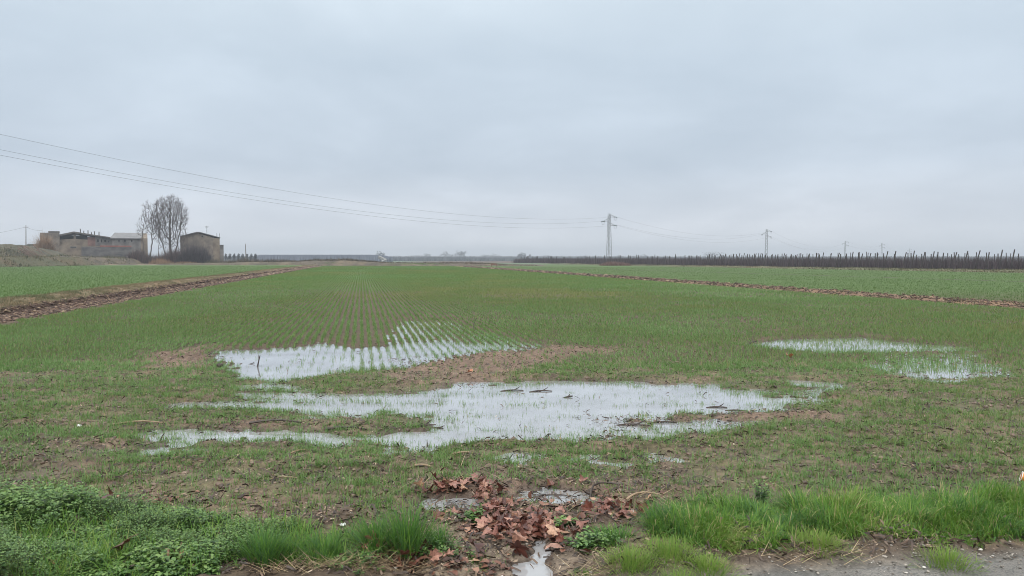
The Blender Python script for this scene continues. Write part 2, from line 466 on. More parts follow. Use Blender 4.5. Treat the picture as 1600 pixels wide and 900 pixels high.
# road: wet gravelly asphalt sheet under the viewer, its edge crossing the lower right corner
def build_road():
    d = RB - RA; d = d / np.linalg.norm(d); nrm = np.array([d[1], -d[0]])
    us = np.concatenate([np.arange(-14, -1.5, .5), np.arange(-1.5, 4.5, .02), np.arange(4.5, 16, .5)])
    vs = np.array([.0, .03, .06, .1, .15, .2, .3, .5, .8, 1.2, 2, 3, 4.5, 5.5])
    U, Vv = np.meshgrid(us, vs)
    edge = (fbm(U * 5, U * 0, 81, 4) - .5) * .22 + .06
    W = Vv + edge * np.exp(-Vv * 2)
    x = RA[0] + U * d[0] + W * nrm[0]; y = RA[1] + U * d[1] + W * nrm[1]
    z = .056 + .012 * sstep(0, .25, Vv) + (fbm(x * 9, y * 9, 82, 3) - .5) * .004 - .012 * (Vv == 0)
    nr, nc = x.shape; i = np.arange(nr * nc).reshape(nr, nc)
    q = np.stack([i[:-1, :-1], i[1:, :-1], i[1:, 1:], i[:-1, 1:]], -1).reshape(-1, 4)
    me = np_mesh('road', np.stack([x.ravel(), y.ravel(), z.ravel()], 1), quads=q, smooth=True)
    m, nt, out = new_mat('gravelly_asphalt')
    v = nt.nodes.new('ShaderNodeTexVoronoi'); v.inputs['Scale'].default_value = 110
    tc = nt.nodes.new('ShaderNodeTexCoord'); nt.links.new(tc.outputs['Object'], v.inputs['Vector'])
    r = ramp(nt, [(0, (.16, .15, .14)), (.45, (.12, .115, .11)), (.8, (.05, .05, .05))]); nt.links.new(v.outputs['Distance'], r.inputs['Fac'])
    n = noise_node(nt, 3, 5); r2 = ramp(nt, [(.3, (.8, .78, .75)), (.7, (1.7, 1.6, 1.5))]); nt.links.new(n.outputs['Fac'], r2.inputs['Fac'])
    mx = nt.nodes.new('ShaderNodeMixRGB'); mx.blend_type = 'MULTIPLY'; mx.inputs[0].default_value = 1
    nt.links.new(r.outputs[0], mx.inputs[1]); nt.links.new(r2.outputs[0], mx.inputs[2])
    p = nt.nodes.new('ShaderNodeBsdfPrincipled'); p.inputs['Roughness'].default_value = .45
    b = nt.nodes.new('ShaderNodeBump'); b.inputs['Strength'].default_value = .8; b.inputs['Distance'].default_value = .004; b.invert = True
    nt.links.new(v.outputs['Distance'], b.inputs['Height']); nt.links.new(b.outputs[0], p.inputs['Normal'])
    nt.links.new(mx.outputs[0], p.inputs['Base Color']); nt.links.new(p.outputs[0], out.inputs['Surface'])
    tag(link_mesh('road', me, m), kind='structure')
build_road()

# puddle water: level sheet that shows wherever the soil dips under it
def build_water():
    mb = MB(); mb.v = [(-9.5, 3.3, 0), (12.5, 3.3, 0), (12.5, 19, 0), (-9.5, 19, 0)]; mb.f = [(0, 1, 2, 3)]
    o = mb.build('puddle_water', water_material()); tag(o, kind='structure')
build_water()

# ------------------------------------------------------------------ blades and scattered bits
def blades(Pt, L, Wd, az, lean, bend, nseg, rnd):
    """curved tapering strips"""
    n = len(Pt); dx = np.cos(az); dy = np.sin(az)
    sx, sy = -dy, dx
    V = np.zeros((n, nseg * 2 + 1, 3))
    for i in range(nseg + 1):
        t = i / nseg
        hor = L * (lean * t + bend * t * t); ver = L * np.sqrt(np.clip(1 - (lean + bend * t) ** 2, .04, 1)) * t
        cx = Pt[:, 0] + dx * hor; cy = Pt[:, 1] + dy * hor; cz = Pt[:, 2] + ver - .15 * L * bend * t ** 3
        w = Wd * .5 * (1 - t ** 2)
        if i < nseg:
            V[:, 2 * i] = np.stack([cx - sx * w, cy - sy * w, cz], 1)
            V[:, 2 * i + 1] = np.stack([cx + sx * w, cy + sy * w, cz], 1)
        else:
            V[:, 2 * i] = np.stack([cx, cy, cz], 1)
    m = nseg * 2 + 1; b = (np.arange(n) * m)[:, None]
    qs = [b + np.array([[2 * i, 2 * i + 1, 2 * i + 3, 2 * i + 2]]) for i in range(nseg - 1)]
    quads = np.concatenate(qs) if qs else np.zeros((0, 4), int)
    tris = b + np.array([[2 * nseg - 2, 2 * nseg - 1, 2 * nseg]])
    return V.reshape(-1, 3), quads, tris, np.repeat(rnd, m)

class Batch:
    def __init__(s): s.V = []; s.Q = []; s.T = []; s.A = []; s.n = 0
    def add(s, V, Q, T, A):
        s.V.append(V); s.A.append(A)
        if Q is not None and len(Q): s.Q.append(Q + s.n)
        if T is not None and len(T): s.T.append(T + s.n)
        s.n += len(V)
    def build(s, name, mat, parent=None, smooth=False):
        me = np_mesh(name, np.concatenate(s.V), np.concatenate(s.Q) if s.Q else None, np.concatenate(s.T) if s.T else None,
                     smooth=smooth, attrs={'rnd': np.concatenate(s.A)})
        return link_mesh(name, me, mat, parent)

def in_view(x, y, margin=1.0): return np.abs(x) < .72 * y + margin

M_WHEAT = mat_attr_ramp('young_wheat', [(0, (.32, .27, .11)), (.10, (.20, .22, .07)), (.5, (.115, .205, .056)), (.85, (.15, .27, .085)), (1, (.25, .36, .16))], rough=.5, transl=.35, spec=.25)

def wheat_points(y0, y1, along, jitter, rowk=1.0):
    """plants on drilled rows parallel to the banks"""
    # (a,b): a along row, b across
    corners = [(-.72 * y1 - 2, y1), (.72 * y1 + 2, y1), (-.72 * y0 - 2, y0), (.72 * y0 + 2, y0)]
    A = [c[0] * ROWD[0] + c[1] * ROWD[1] for c in corners]; Bc = [c[0] * NL[0] + c[1] * NL[1] for c in corners]
    sp = .15 * rowk
    rows = np.arange(math.floor(min(Bc) / sp), math.ceil(max(Bc) / sp)) * sp
    aa = np.arange(min(A), max(A), along)
    B_, A_ = np.meshgrid(rows, aa)
    b = B_.ravel() + rng.normal(0, jitter, B_.size); a = A_.ravel() + rng.uniform(-along, along, B_.size)
    x = a * ROWD[0] + b * NL[0]; y = a * ROWD[1] + b * NL[1]
    return x, y

def add_plants(batch, x, y, nb, L, W, nseg, sub=.0, spread=.012, lean=(0.05, .5), patch=True):
    z = height(x, y)
    n = len(x)
    hue = np.clip(.5 + (fbm(x * .5, y * .5, 91, 3) - .5) * 1.0 + (fbm(x * .09, y * .06, 92, 3) - .5) * 1.6, 0, 1)
    for k in range(nb):
        q = rng.random(n)
        l = L * (.55 + .65 * rng.random(n)); az = rng.uniform(0, 2 * np.pi, n)
        off = rng.normal(0, spread, (n, 2))
        Pt = np.stack([x + off[:, 0], y + off[:, 1], z - .006], 1)
        r = np.clip(hue * .55 + .45 * q + rng.normal(0, .06, n), 0, 1)
        r = np.where(rng.random(n) < .05, rng.random(n) * .1, r)
        batch.add(*blades(Pt, l, W * (.8 + .4 * rng.random(n)), az, rng.uniform(lean[0], lean[1], n), rng.uniform(.0, .45, n), nseg, r))

def build_wheat():
    bt = Batch()
    def keep(x, y, dens, inner=True):
        sl = s_left(x, y); sr = s_right(x, y)
        k = in_view(x, y) & (sl < -.25 + (fbm(x * 2, y * 2, 95, 2) - .5) * .8) & (sr < -.1)
        pm, sd = puddle_mask(x, y, True)
        bm = bare_mask(x, y)
        rowpud = s_row(x, y)
        water = np.where(y > HEADY - .4, np.where(x > -2.6, .85, np.where(x > -3.6, .35, .05)), .14 + .6 * sstep(.48, .62, fbm(x * 1.2, y * 2.2, 164, 3)) + .45 * (sd < .35) + .7 * semi(x, y))
        p = dens * (1 - bm * .85) * np.where(pm > .55, water, 1.0)
        k &= rng.random(len(x)) < p
        return x[k], y[k]
    # drilled rows: near part
    for (y0, y1, along, nb, L, W, seg, jit) in ((HEADY - .3, 17, .021, 4, .09, .006, 2, .015), (17, 30, .033, 4, .085, .0085, 2, .014), (30, 55, .07, 3, .10, .017, 1, .018), (55, 105, .16, 3, .105, .036, 1, .02), (105, 172, .45, 3, .11, .08, 1, .03)):
        x, y = wheat_points(y0, y1, along, jit)
        lim = (y > y0) & (y < y1); x, y = x[lim], y[lim]
        vig = .6 + .35 * sstep(.35, .65, fbm(x * .35, y * .35, 96, 3)) + .35 * sstep(.4, .6, fbm(x * .07, y * .07, 99, 3)) - .25 * sstep(.6, .7, fbm(x * 1.6, y * 1.6, 93, 2))
        # the crop is thinner, with soil between rows, around the middle rows
        x, y = keep(x, y, np.clip(vig, 0, 1))
        add_plants(bt, x, y, nb, L, W, seg)
    # headland: crosswise, thin and patchy
    n = 125000
    y = rng.uniform(4.35, HEADY + .5, n); x = rng.uniform(-1, 1, n) * (.72 * y + 1)
    row = .155; yy = y + x * .06
    y = np.where(rng.random(n) < .6, np.round(yy / row) * row - x * .06 + rng.normal(0, .018, n), y)
    d = sstep(.30, .58, fbm(x * 1.4, y * 1.4, 97, 4)) * .66 + .32
    d *= .75 + .6 * sstep(4.5, 8, y) * (x < -2) + .1
    d *= (.4 + .6 * sstep(.4, .6, fbm(x * 6, y * 6, 98, 2)))
    x, y = keep(x, y, np.clip(d * 1.1, 0, 1))
    add_plants(bt, x, y, 3, .075, .0042, 3, lean=(.05, .75))
    o = bt.build('wheat_crop', M_WHEAT); tag(o, 'young green wheat growing in drilled rows across the wet field', 'crop', kind='stuff')
    # neighbouring fields
    bt = Batch()
    for side in (0, 1):
        for (y0, y1, n, L, W) in ((18, 150, 330000, .085, 1.0),):
            y = np.exp(rng.uniform(np.log(y0), np.log(y1), n)); x = rng.uniform(-1, 1, n) * (.72 * y + 2)
            if side == 0: k = (s_left(x, y) > 2.9) & (farm_s(x, y) < -.8)
            else:
                A_ = gp(1600, 442); D_ = gp(1000, 423) - A_; D_ = D_ / np.linalg.norm(D_)
                q_ = np.abs(-(x - A_[0]) * D_[1] + (y - A_[1]) * D_[0])
                k = (s_right(x, y) > 2.0) & ((x - 66) * .949 + (y - 88) * .315 < -11.5) & (q_ > .5)
            x, y = x[k], y[k]
            add_plants(bt, x, y, 1, L, .0004 * y + .004, 1)
    M2 = mat_attr_ramp('dense_wheat', [(0, (.10, .130, .032)), (.4, (.072, .132, .032)), (1, (.09, .158, .042))], rough=.6, transl=.3, spec=.2)
    o = bt.build('wheat_crop', M2); tag(o, 'denser green wheat of the neighbouring fields beyond the two banks', 'crop', kind='stuff')
build_wheat()

# crop residue, clods, pebbles
def build_residue():
    bt = Batch(); n = 95000
    y = np.exp(rng.uniform(np.log(3.5), np.log(16), n)); x = rng.uniform(-1, 1, n) * (.72 * y + 1)
    pm, sd = puddle_mask(x, y, True)
    d = .3 + .7 * sstep(.42, .62, fbm(x * 1.8, y * 2.6, 101, 4))
    d *= np.where(y > HEADY, .14, 1.0)
    d = np.where(y < 4.5, np.maximum(d, .55), d)
    d = np.where(pm > .5, .02, d) + np.exp(-(sd / .22) ** 2) * .35 * (pm < .4) * (y < 12) + bare_mask(x, y) * .8
    d *= (road_s(x, y) < -.05)
    k = rng.random(n) < d; x, y = x[k], y[k]; n = len(x)
    z = np.maximum(height(x, y), .0) + .004
    L = .012 + .065 * rng.random(n) ** 2.6; W = L * rng.uniform(.1, .4, n); W = np.minimum(W, .011)
    az = rng.uniform(0, 2 * np.pi, n); tl = rng.normal(0, .3, n); tw = rng.normal(0, .7, n)
    ux, uy, uz = np.cos(az) * np.cos(tl), np.sin(az) * np.cos(tl), np.sin(tl)
    vx, vy, vz = -np.sin(az) * np.cos(tw), np.cos(az) * np.cos(tw), np.sin(tw)
    V = np.zeros((n, 6, 3)); C = np.stack([x, y, z + np.abs(uz) * L * .5 + np.abs(vz) * W * .5], 1)
    U = np.stack([ux, uy, uz], 1) * L[:, None] * .5; Vv = np.stack([vx, vy, vz], 1) * W[:, None] * .5
    up = np.zeros((n, 3)); up[:, 2] = L * rng.uniform(-.05, .2, n)
    V[:, 0] = C - U - Vv; V[:, 1] = C - U + Vv; V[:, 2] = C - Vv + up; V[:, 3] = C + Vv + up; V[:, 4] = C + U - Vv * .6; V[:, 5] = C + U + Vv * .6
    b = (np.arange(n) * 6)[:, None]
    Q = np.concatenate([b + np.array([[0, 2, 3, 1]]), b + np.array([[2, 4, 5, 3]])])
    bt.add(V.reshape(-1, 3), Q, None, np.repeat(rng.random(n) * np.clip(1.25 - L * 12, .55, 1), 6))
    m = mat_attr_ramp('crop_residue', [(0, (.025, .017, .014)), (.35, (.06, .038, .028)), (.6, (.15, .10, .07)), (.85, (.30, .22, .15)), (1, (.50, .41, .31))], rough=.5)
    o = bt.build('crop_residue', m); tag(o, 'brown chopped stalks and bits of straw lying on the muddy headland', 'plant litter', kind='stuff')

def lumps(name, x, y, z, size, mat, flat=.65):
    """small irregular stones / clods as squashed jittered octahedra, subdivided once"""
    base = np.array([(1, 0, 0), (-1, 0, 0), (0, 1, 0), (0, -1, 0), (0, 0, 1), (0, 0, -1)], float)
    tri = [(0, 2, 4), (2, 1, 4), (1, 3, 4), (3, 0, 4), (2, 0, 5), (1, 2, 5), (3, 1, 5), (0, 3, 5)]
    vs = list(base); mid = {}
    def mp(a, b):
        k = (min(a, b), max(a, b))
        if k not in mid:
            q = vs[a] + vs[b]; mid[k] = len(vs); vs.append(q / np.linalg.norm(q))
        return mid[k]
    ft = []
    for a, b, c in tri:
        ab, bc, ca = mp(a, b), mp(b, c), mp(c, a); ft += [(a, ab, ca), (ab, b, bc), (ca, bc, c), (ab, bc, ca)]
    B = np.array(vs); n = len(x); m = len(B)
    V = B[None] * (1 + rng.normal(0, .16, (n, m, 1)))
    V = V * size[:, None, None] * np.stack([rng.uniform(.7, 1.3, n), rng.uniform(.7, 1.3, n), rng.uniform(flat * .6, flat * 1.2, n)], 1)[:, None]
    V += np.stack([x, y, z], 1)[:, None]
    T = (np.arange(n) * m)[:, None, None] + np.array(ft)[None]
    bt = Batch(); bt.add(V.reshape(-1, 3), None, T.reshape(-1, 3), np.repeat(rng.random(n), m))
    return bt.build(name, mat, smooth=False)

def build_clods():
    n = 24000; y = np.exp(rng.uniform(np.log(3.55), np.log(14), n)); x = rng.uniform(-1, 1, n) * (.72 * y + 1)
    pm = puddle_mask(x, y); k = (rng.random(n) < np.where(pm > .6, .03, .3 + .7 * sstep(.45, .6, fbm(x * 2, y * 2, 103, 3))))
    x, y = x[k], y[k]; n = len(x); sz = (.006 + .018 * rng.random(n) ** 3) * np.clip((y - 3.2) / 1.8, .3, 1)
    m = mat_attr_ramp('wet_clods', [(0, (.045, .030, .023)), (.6, (.12, .078, .055)), (1, (.20, .14, .105))], rough=.45)
    o = lumps('soil_clods', x, y, height(x, y) + sz * .2, sz, m); tag(o, 'small wet clods of soil scattered over the field edge', 'soil clods', kind='stuff')
    # clods of the two banks
    n = 26000; y = np.exp(rng.uniform(np.log(17), np.log(150), n)); s = rng.uniform(.05, 1.25, n)
    side = rng.random(n) < .55
    t = (y - LF[1]) / ROWD[1]; xl = LF[0] + ROWD[0] * t + NL[0] * s
    t2 = (y - RF[1]) / ROWD[1]; s2 = rng.uniform(0, 1.7, n); xr = RF[0] + ROWD[0] * t2 - NL[0] * s2
    x = np.where(side, xl, xr); k = in_view(x, y, 3); x, y = x[k], y[k]; n = len(x)
    sz = (.015 + .04 * rng.random(n) ** 2) * np.clip(y / 30, 1, 3)
    m = mat_attr_ramp('bank_clods', [(0, (.035, .022, .018)), (.5, (.09, .055, .042)), (.85, (.16, .105, .075)), (1, (.27, .20, .13))], rough=.8)
    o = lumps('soil_clods', x, y, height(x, y) + sz * .2, sz, m); tag(o, 'reddish clods of earth lying along the two low banks', 'soil clods', kind='stuff')
    # pebbles and grit at the road edge
    n = 9000; x = rng.uniform(-2.6, 3.6, n); y = rng.uniform(3.55, 4.5, n)
    rs = road_s(x, y); k = (rng.random(n) < np.exp(-(np.clip(-rs - .0, 0, 9) / .22)) * .8 + .06) & (rs < .5) & (puddle_mask(x, y) < .3)
    x, y = x[k], y[k]; n = len(x); sz = .002 + .008 * rng.random(n) ** 4
    m = mat_attr_ramp('pebbles', [(0, (.08, .07, .06)), (.6, (.2, .18, .155)), (.92, (.34, .3, .26)), (1, (.6, .57, .52))], rough=.5)
    zz = np.where(road_s(x, y) > 0, .064, height(x, y))
    o = lumps('pebbles', x, y, zz + sz * .3, sz, m); tag(o, 'grit and small pale pebbles along the road edge', 'gravel', kind='stuff')
build_residue(); build_clods()

# dry grass on the banks and in the distance
def build_bank_grass():
    bt = Batch()
    n = 60000; y = np.exp(rng.uniform(np.log(17), np.log(165), n)); s = rng.uniform(1.05, 2.9, n)
    t = (y - LF[1]) / ROWD[1]; x = LF[0] + ROWD[0] * t + NL[0] * s
    k = in_view(x, y, 3) & (rng.random(n) < .35 + .65 * sstep(.4, .6, fbm(x * 1.5, y * 1.5, 105, 3))); x, y = x[k], y[k]
    add_plants(bt, x, y, 2, .10, .012, 1, lean=(.1, .8))
    n = 30000; y = np.exp(rng.uniform(np.log(22), np.log(160), n)); s = rng.uniform(0, 1.9, n)
    t = (y - RF[1]) / ROWD[1]; x = RF[0] + ROWD[0] * t - NL[0] * s
    k = in_view(x, y, 3) & (rng.random(n) < sstep(.45, .6, fbm(x * 1.5, y * 1.5, 106, 3))); x, y = x[k], y[k]
    add_plants(bt, x, y, 2, .09, .02, 1, lean=(.3, .9))
    m = mat_attr_ramp('bank_grass', [(0, (.29, .21, .13)), (.35, (.17, .13, .075)), (.65, (.10, .105, .05)), (1, (.07, .11, .045))], rough=.7, transl=.2)
    tag(bt.build('bank_grass', m), 'dry and green grass growing along the two low field banks', 'grass', kind='stuff')
    # rough grass of the farm slope, the far bank and the orchard strip
    bt = Batch()
    n = 160000; y = np.exp(rng.uniform(np.log(60), np.log(235), n)); x = rng.uniform(-1, 1, n) * (.72 * y + 4)
    so = (x - 66) * .949 + (y - 88) * .315; fs = farm_s(x, y)
    fr = (x + (y - 200) * .35 < -92) & (y > 95)
    k = ((fs > -.5) & fr & (fs < 30)) | ((so > -11.5) & (so < -1.0) & (s_right(x, y) > 2)) | ((y > 166) & (y < 200) & (x < 6) & ~fr)
    x, y = x[k], y[k]
    add_plants(bt, x, y, 2, .26, .07, 1, lean=(.1, .8))
    m = mat_attr_ramp('rough_grass', [(0, (.24, .19, .115)), (.3, (.13, .11, .06)), (.6, (.085, .09, .04)), (1, (.045, .038, .026))], rough=.8, transl=.15)
    tag(bt.build('rough_grass', m), 'rough brownish grass on the far slopes and at the foot of the orchard', 'grass', kind='stuff')
build_bank_grass()

# ------------------------------------------------------------------ verge in the foreground
M_GRASS = mat_attr_ramp('lush_grass', [(0, (.42, .36, .18)), (.06, (.24, .31, .08)), (.3, (.165, .29, .045)), (.7, (.10, .22, .040)), (1, (.075, .16, .055))], rough=.5, transl=.4, spec=.25)
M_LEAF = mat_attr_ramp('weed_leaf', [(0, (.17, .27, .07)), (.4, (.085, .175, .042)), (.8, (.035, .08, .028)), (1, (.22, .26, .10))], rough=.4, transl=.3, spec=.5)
M_STEM = mat_noise('weed_stem', (.06, .09, .03), (.10, .12, .05), 20, .6)

def grass_points(polys, n, seed):
    pts = []
    for poly, cnt in polys:
        lo, hi = poly.min(0), poly.max(0)
        x = rng.uniform(lo[0], hi[0], cnt * 3); y = rng.uniform(lo[1], hi[1], cnt * 3)
        sd = poly_sd(x, y, poly) + (fbm(x * 5, y * 5, seed, 3) - .5) * .3
        k = sd > 0; pts.append(np.stack([x[k][:cnt], y[k][:cnt]], 1))
    return np.concatenate(pts)

def build_verge_grass():
    bt = Batch()
    G = P([(1040, 822), (1110, 806), (1200, 800), (1330, 797), (1450, 797), (1640, 790), (1720, 800), (1720, 872), (1600, 860), (1545, 866), (1480, 882), (1440, 866), (1330, 862), (1240, 866), (1200, 884), (1130, 880), (1040, 862), (1010, 846)])
    p = grass_points([(G, 31000)], 0, 111); x, y = p[:, 0], p[:, 1]
    # clumpy height and lean
    hgt = .06 + .12 * sstep(.35, .65, fbm(x * 4.5, y * 4.5, 112, 3)); hgt *= .55 + .45 * sstep(3.85, 4.15, y)
    flow = fbm(x * 2.2, y * 2.2, 113, 2) * 12
    z = height(x, y); n = len(x)
    tl = rng.random(n)
    bt.add(*blades(np.stack([x, y, z - .005], 1), hgt * rng.uniform(.45, 1.35, n), rng.uniform(.0032, .0078, n), flow + rng.normal(0, 1.1, n),
                   rng.uniform(.02, .65, n), rng.uniform(.05, .8, n), 4, np.clip(-.15 + 1.25 * fbm(x * 2.5, y * 2.5, 114, 3) + rng.normal(0, .22, n), .02, 1) * (tl > .06)))
    # left strip: long blades among the weeds
    L = P([(-80, 880), (-60, 830), (120, 818), (250, 830), (380, 850), (520, 862), (700, 868), (720, 885), (560, 900), (400, 892), (300, 935), (-120, 940)])
    p = grass_points([(L, 10500)], 0, 115); x, y = p[:, 0], p[:, 1]; n = len(x); z = height(x, y)
    k = rng.random(n) < .25 + .75 * sstep(.45, .6, fbm(x * 4, y * 4, 116, 2)); x, y, z = x[k], y[k], z[k]; n = len(x)
    bt.add(*blades(np.stack([x, y, z - .005], 1), rng.uniform(.06, .17, n), rng.uniform(.003, .006, n), rng.uniform(0, 6.28, n), rng.uniform(.02, .6, n), rng.uniform(.1, .7, n), 4, rng.random(n) * .95 + .03))
    # short sparse turf in the bare middle and along the field edge
    n = 9000; x = rng.uniform(-3.4, 3.8, n); y = rng.uniform(3.75, 5.2, n)
    k = (fbm(x * 5, y * 5, 117, 3) > .57) & (road_s(x, y) < -.12) & (puddle_mask(x, y) < .2); x, y = x[k], y[k]; n = len(x); z = height(x, y)
    bt.add(*blades(np.stack([x, y, z - .004], 1), rng.uniform(.02, .06, n), rng.uniform(.002, .004, n), rng.uniform(0, 6.28, n), rng.uniform(.02, .7, n), rng.uniform(.1, .7, n), 3, rng.random(n)))
    tag(bt.build('verge_grass', M_GRASS), 'lush green grass growing along the verge in the foreground', 'grass', kind='stuff')
build_verge_grass()

def leaf_cards(batch, C, size, nrm_az, tilt, rnd, lobes=True, fold=1.0):
    """small folded leaflets: rhombus of two quads with a raised midrib"""
    n = len(C); az = nrm_az
    ux, uy, uz = np.cos(az) * np.cos(tilt), np.sin(az) * np.cos(tilt), np.sin(tilt)
    vx, vy = -np.sin(az), np.cos(az)
    U = np.stack([ux, uy, uz], 1); Vv = np.stack([vx, vy, np.zeros(n)], 1); N = np.cross(U, Vv)
    s = size[:, None]
    V = np.zeros((n, 8, 3))
    V[:, 0] = C; V[:, 1] = C + U * s * .5 + N * s * -.06; V[:, 2] = C + U * s - N * s * .16
    V[:, 3] = C + U * s * .28 + Vv * s * .36 + N * s * .10; V[:, 4] = C + U * s * .72 + Vv * s * .30 + N * s * .02
    V[:, 5] = C + U * s * .28 - Vv * s * .36 + N * s * .10; V[:, 6] = C + U * s * .72 - Vv * s * .30 + N * s * .02
    V[:, 7] = C
    b = (np.arange(n) * 8)[:, None]
    Q = np.concatenate([b + np.array([[0, 1, 4, 3]]), b + np.array([[0, 5, 6, 1]])])
    T = np.concatenate([b + np.array([[1, 2, 4]]), b + np.array([[1, 6, 2]])])
    batch.add(V.reshape(-1, 3), Q, T, np.repeat(rnd, 8))

def weed_plants(x, y, hgt, nl, lsize, spread):
    """stems with pairs of small leaves all the way up; returns leaf batch and stem batch"""
    bl, bs = Batch(), Batch(); n = len(x); z = height(x, y)
    az = rng.uniform(0, 6.28, n); ln = rng.uniform(.05, spread, n)
    top = np.stack([x + np.cos(az) * ln * hgt, y + np.sin(az) * ln * hgt, z + hgt], 1); bot = np.stack([x, y, z], 1)
    bs.add(*blades(bot, hgt * 1.05, np.full(n, .004), az, ln * .9, np.zeros(n), 2, rng.random(n)))
    for k in range(nl):
        t = (k + rng.random(n)) / nl; t = .12 + .9 * t
        C = bot + (top - bot) * t[:, None]
        C[:, :2] += rng.normal(0, .006, (n, 2))
        la = rng.uniform(0, 6.28, n)
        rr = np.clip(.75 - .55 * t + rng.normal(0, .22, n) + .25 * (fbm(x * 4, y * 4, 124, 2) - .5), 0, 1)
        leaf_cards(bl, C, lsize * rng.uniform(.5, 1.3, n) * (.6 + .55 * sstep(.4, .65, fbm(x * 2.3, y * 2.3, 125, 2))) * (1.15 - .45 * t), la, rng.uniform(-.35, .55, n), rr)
    return bl, bs

def build_weed_cover():
    polys = [(P([(-90, 835), (-90, 812), (60, 803), (130, 812), (250, 822), (330, 826), (380, 845), (460, 862), (400, 890), (350, 935), (-130, 940)]), 4200)]
    p = grass_points(polys, 0, 121); x, y = p[:, 0], p[:, 1]
    lump = sstep(.35, .65, fbm(x * 3, y * 3, 122, 3))
    hgt = (.03 + .13 * lump) * rng.uniform(.7, 1.2, len(x)) * (1 - .45 * sstep(-2.3, -1.6, x))
    bl, bs = weed_plants(x, y, hgt, 11, .026, .5)
    tag(bl.build('weed_cover', M_LEAF), 'low mat of leafy green weeds on the left part of the verge', 'weeds', kind='stuff')
    so = bs.build('weed_stems', M_STEM); tag(so, 'thin stems of the leafy weed mat on the left verge', 'weeds', kind='stuff')
build_weed_cover()

def leafy_weed(px, py, h, n, spread, lsize, label, group=None, nl=9):
    c = gp(px, py, .07); ry = spread
    x = c[0] + rng.normal(0, spread * .45, n); y = c[1] + rng.normal(0, spread * .45, n)
    dist = np.hypot(x - c[0], y - c[1])
    hg = h * np.clip(1 - (dist / (spread * 1.8)) ** 2, .3, 1) * rng.uniform(.75, 1.1, n)
    bl, bs = weed_plants(x, y, hg, nl, lsize, .5)
    root = empty('leafy_weed', (c[0], c[1], float(height(np.array([c[0]]), np.array([c[1]]))[0])), label, 'weed', group)
    loc = np.array(root.location)
    for V_ in bs.V: pass
    for b in (bs,):
        for v, q, t, a in zip(b.V, b.Q, b.T, b.A): bl.add(v, q, t, a * 0 + .85)
    bl.V = [v - loc for v in bl.V]; bl.build('foliage', M_LEAF, root)
leafy_weed(682, 862, .075, 60, .17, .032, 'broad dark green leafy weed at the right foot of the tall grass tuft')
leafy_weed(930, 850, .07, 60, .15, .028, 'round leafy weed right of the leaf pile beside bright short grass')
leafy_weed(880, 815, .06, 26, .07, .030, 'small upright green weed standing in the top of the leaf drift')
leafy_weed(1188, 778, .15, 14, .035, .026, 'lone dark upright weed standing in bare soil above the right verge', nl=14)
leafy_weed(222, 812, .16, 16, .05, .028, 'tall dark leafy weed rising behind the left weed mat', nl=14)
leafy_weed(8, 815, .17, 34, .10, .034, 'dark bushy weed at the far left end of the verge', nl=13)
leafy_weed(85, 830, .12, 60, .18, .036, 'broad bushy weed with large dark leaves on the left verge', nl=11)
leafy_weed(275, 830, .13, 60, .15, .026, 'pale green bushy weed near the middle of the left verge', nl=11)
leafy_weed(560, 882, .05, 50, .16, .026, 'low leafy weed below the tall tufts at the soil edge')
leafy_weed(740, 808, .05, 30, .10, .028, 'flat leafy rosette between the small puddle and the leaf drift')

def grass_tuft(px, py, h, n, rad, label, group=None, lean=.35, wid=.0055, bright=0.78):
    c = gp(px, py, .07); z0 = float(height(np.array([c[0]]), np.array([c[1]]))[0])
    x = np.clip(rng.normal(0, rad * .45, n), -rad, rad); y = np.clip(rng.normal(0, rad * .45, n), -rad, rad)
    out = np.arctan2(y, x) + rng.normal(0, .7, n); d = np.clip(np.hypot(x, y) / rad, 0, 1.3)
    bt = Batch()
    bt.add(*blades(np.stack([x, y, np.full(n, -.01)], 1), h * rng.uniform(.55, 1.08, n), rng.uniform(.7, 1.2, n) * wid, out,
                   np.clip(lean * d + rng.normal(0, .08, n), 0, .8), rng.uniform(.0, .45, n), 5, np.clip(bright + rng.normal(0, .2, n), .06, 1)))
    o = bt.build('grass_tuft', M_GRASS); o.location = (c[0], c[1], z0)
    tag(o, label, 'grass tuft', group)
grass_tuft(636, 866, .30, 420, .085, 'tallest upright dark green grass tuft left of the leaf drift', lean=.5, wid=.005)
grass_tuft(588, 864, .23, 340, .085, 'arching grass tuft just left of the tallest one', lean=.7)
grass_tuft(505, 874, .19, 380, .10, 'wide grass tuft halfway between the weed mat and the tall tuft', lean=.6)
grass_tuft(412, 880, .20, 360, .085, 'dark grass tuft at the right end of the weed mat', lean=.5)
grass_tuft(455, 870, .14, 200, .07, 'small grass tuft squeezed between two larger ones', lean=.6)
grass_tuft(684, 858, .16, 200, .06, 'short grass tuft on the right shoulder of the tallest one', lean=.6)
grass_tuft(740, 875, .045, 160, .07, 'greyish low grass tuft below the leaf drift at the wet track', lean=.9, wid=.003, bright=.7)
grass_tuft(735, 898, .035, 110, .04, 'tiny grass tuft on bare sandy soil at the bottom edge', lean=.8, wid=.003)
grass_tuft(960, 846, .11, 420, .15, 'spreading grass tuft to the right of the leaf drift', lean=.9)
grass_tuft(985, 888, .115, 620, .14, 'bright yellowish green short tuft nearest the wet track', lean=.8, wid=.003, bright=.22)
grass_tuft(1045, 872, .125, 700, .16, 'bright short grass tuft second from the wet track', lean=.8, wid=.003, bright=.22)
grass_tuft(1105, 890, .09, 560, .14, 'low bright grass tuft at the edge of the bare soil', lean=.8, wid=.003, bright=.2)
grass_tuft(1060, 905, .075, 420, .13, 'lowest bright grass tuft at the bottom of the frame right of the puddle', lean=.8, wid=.003, bright=.25)
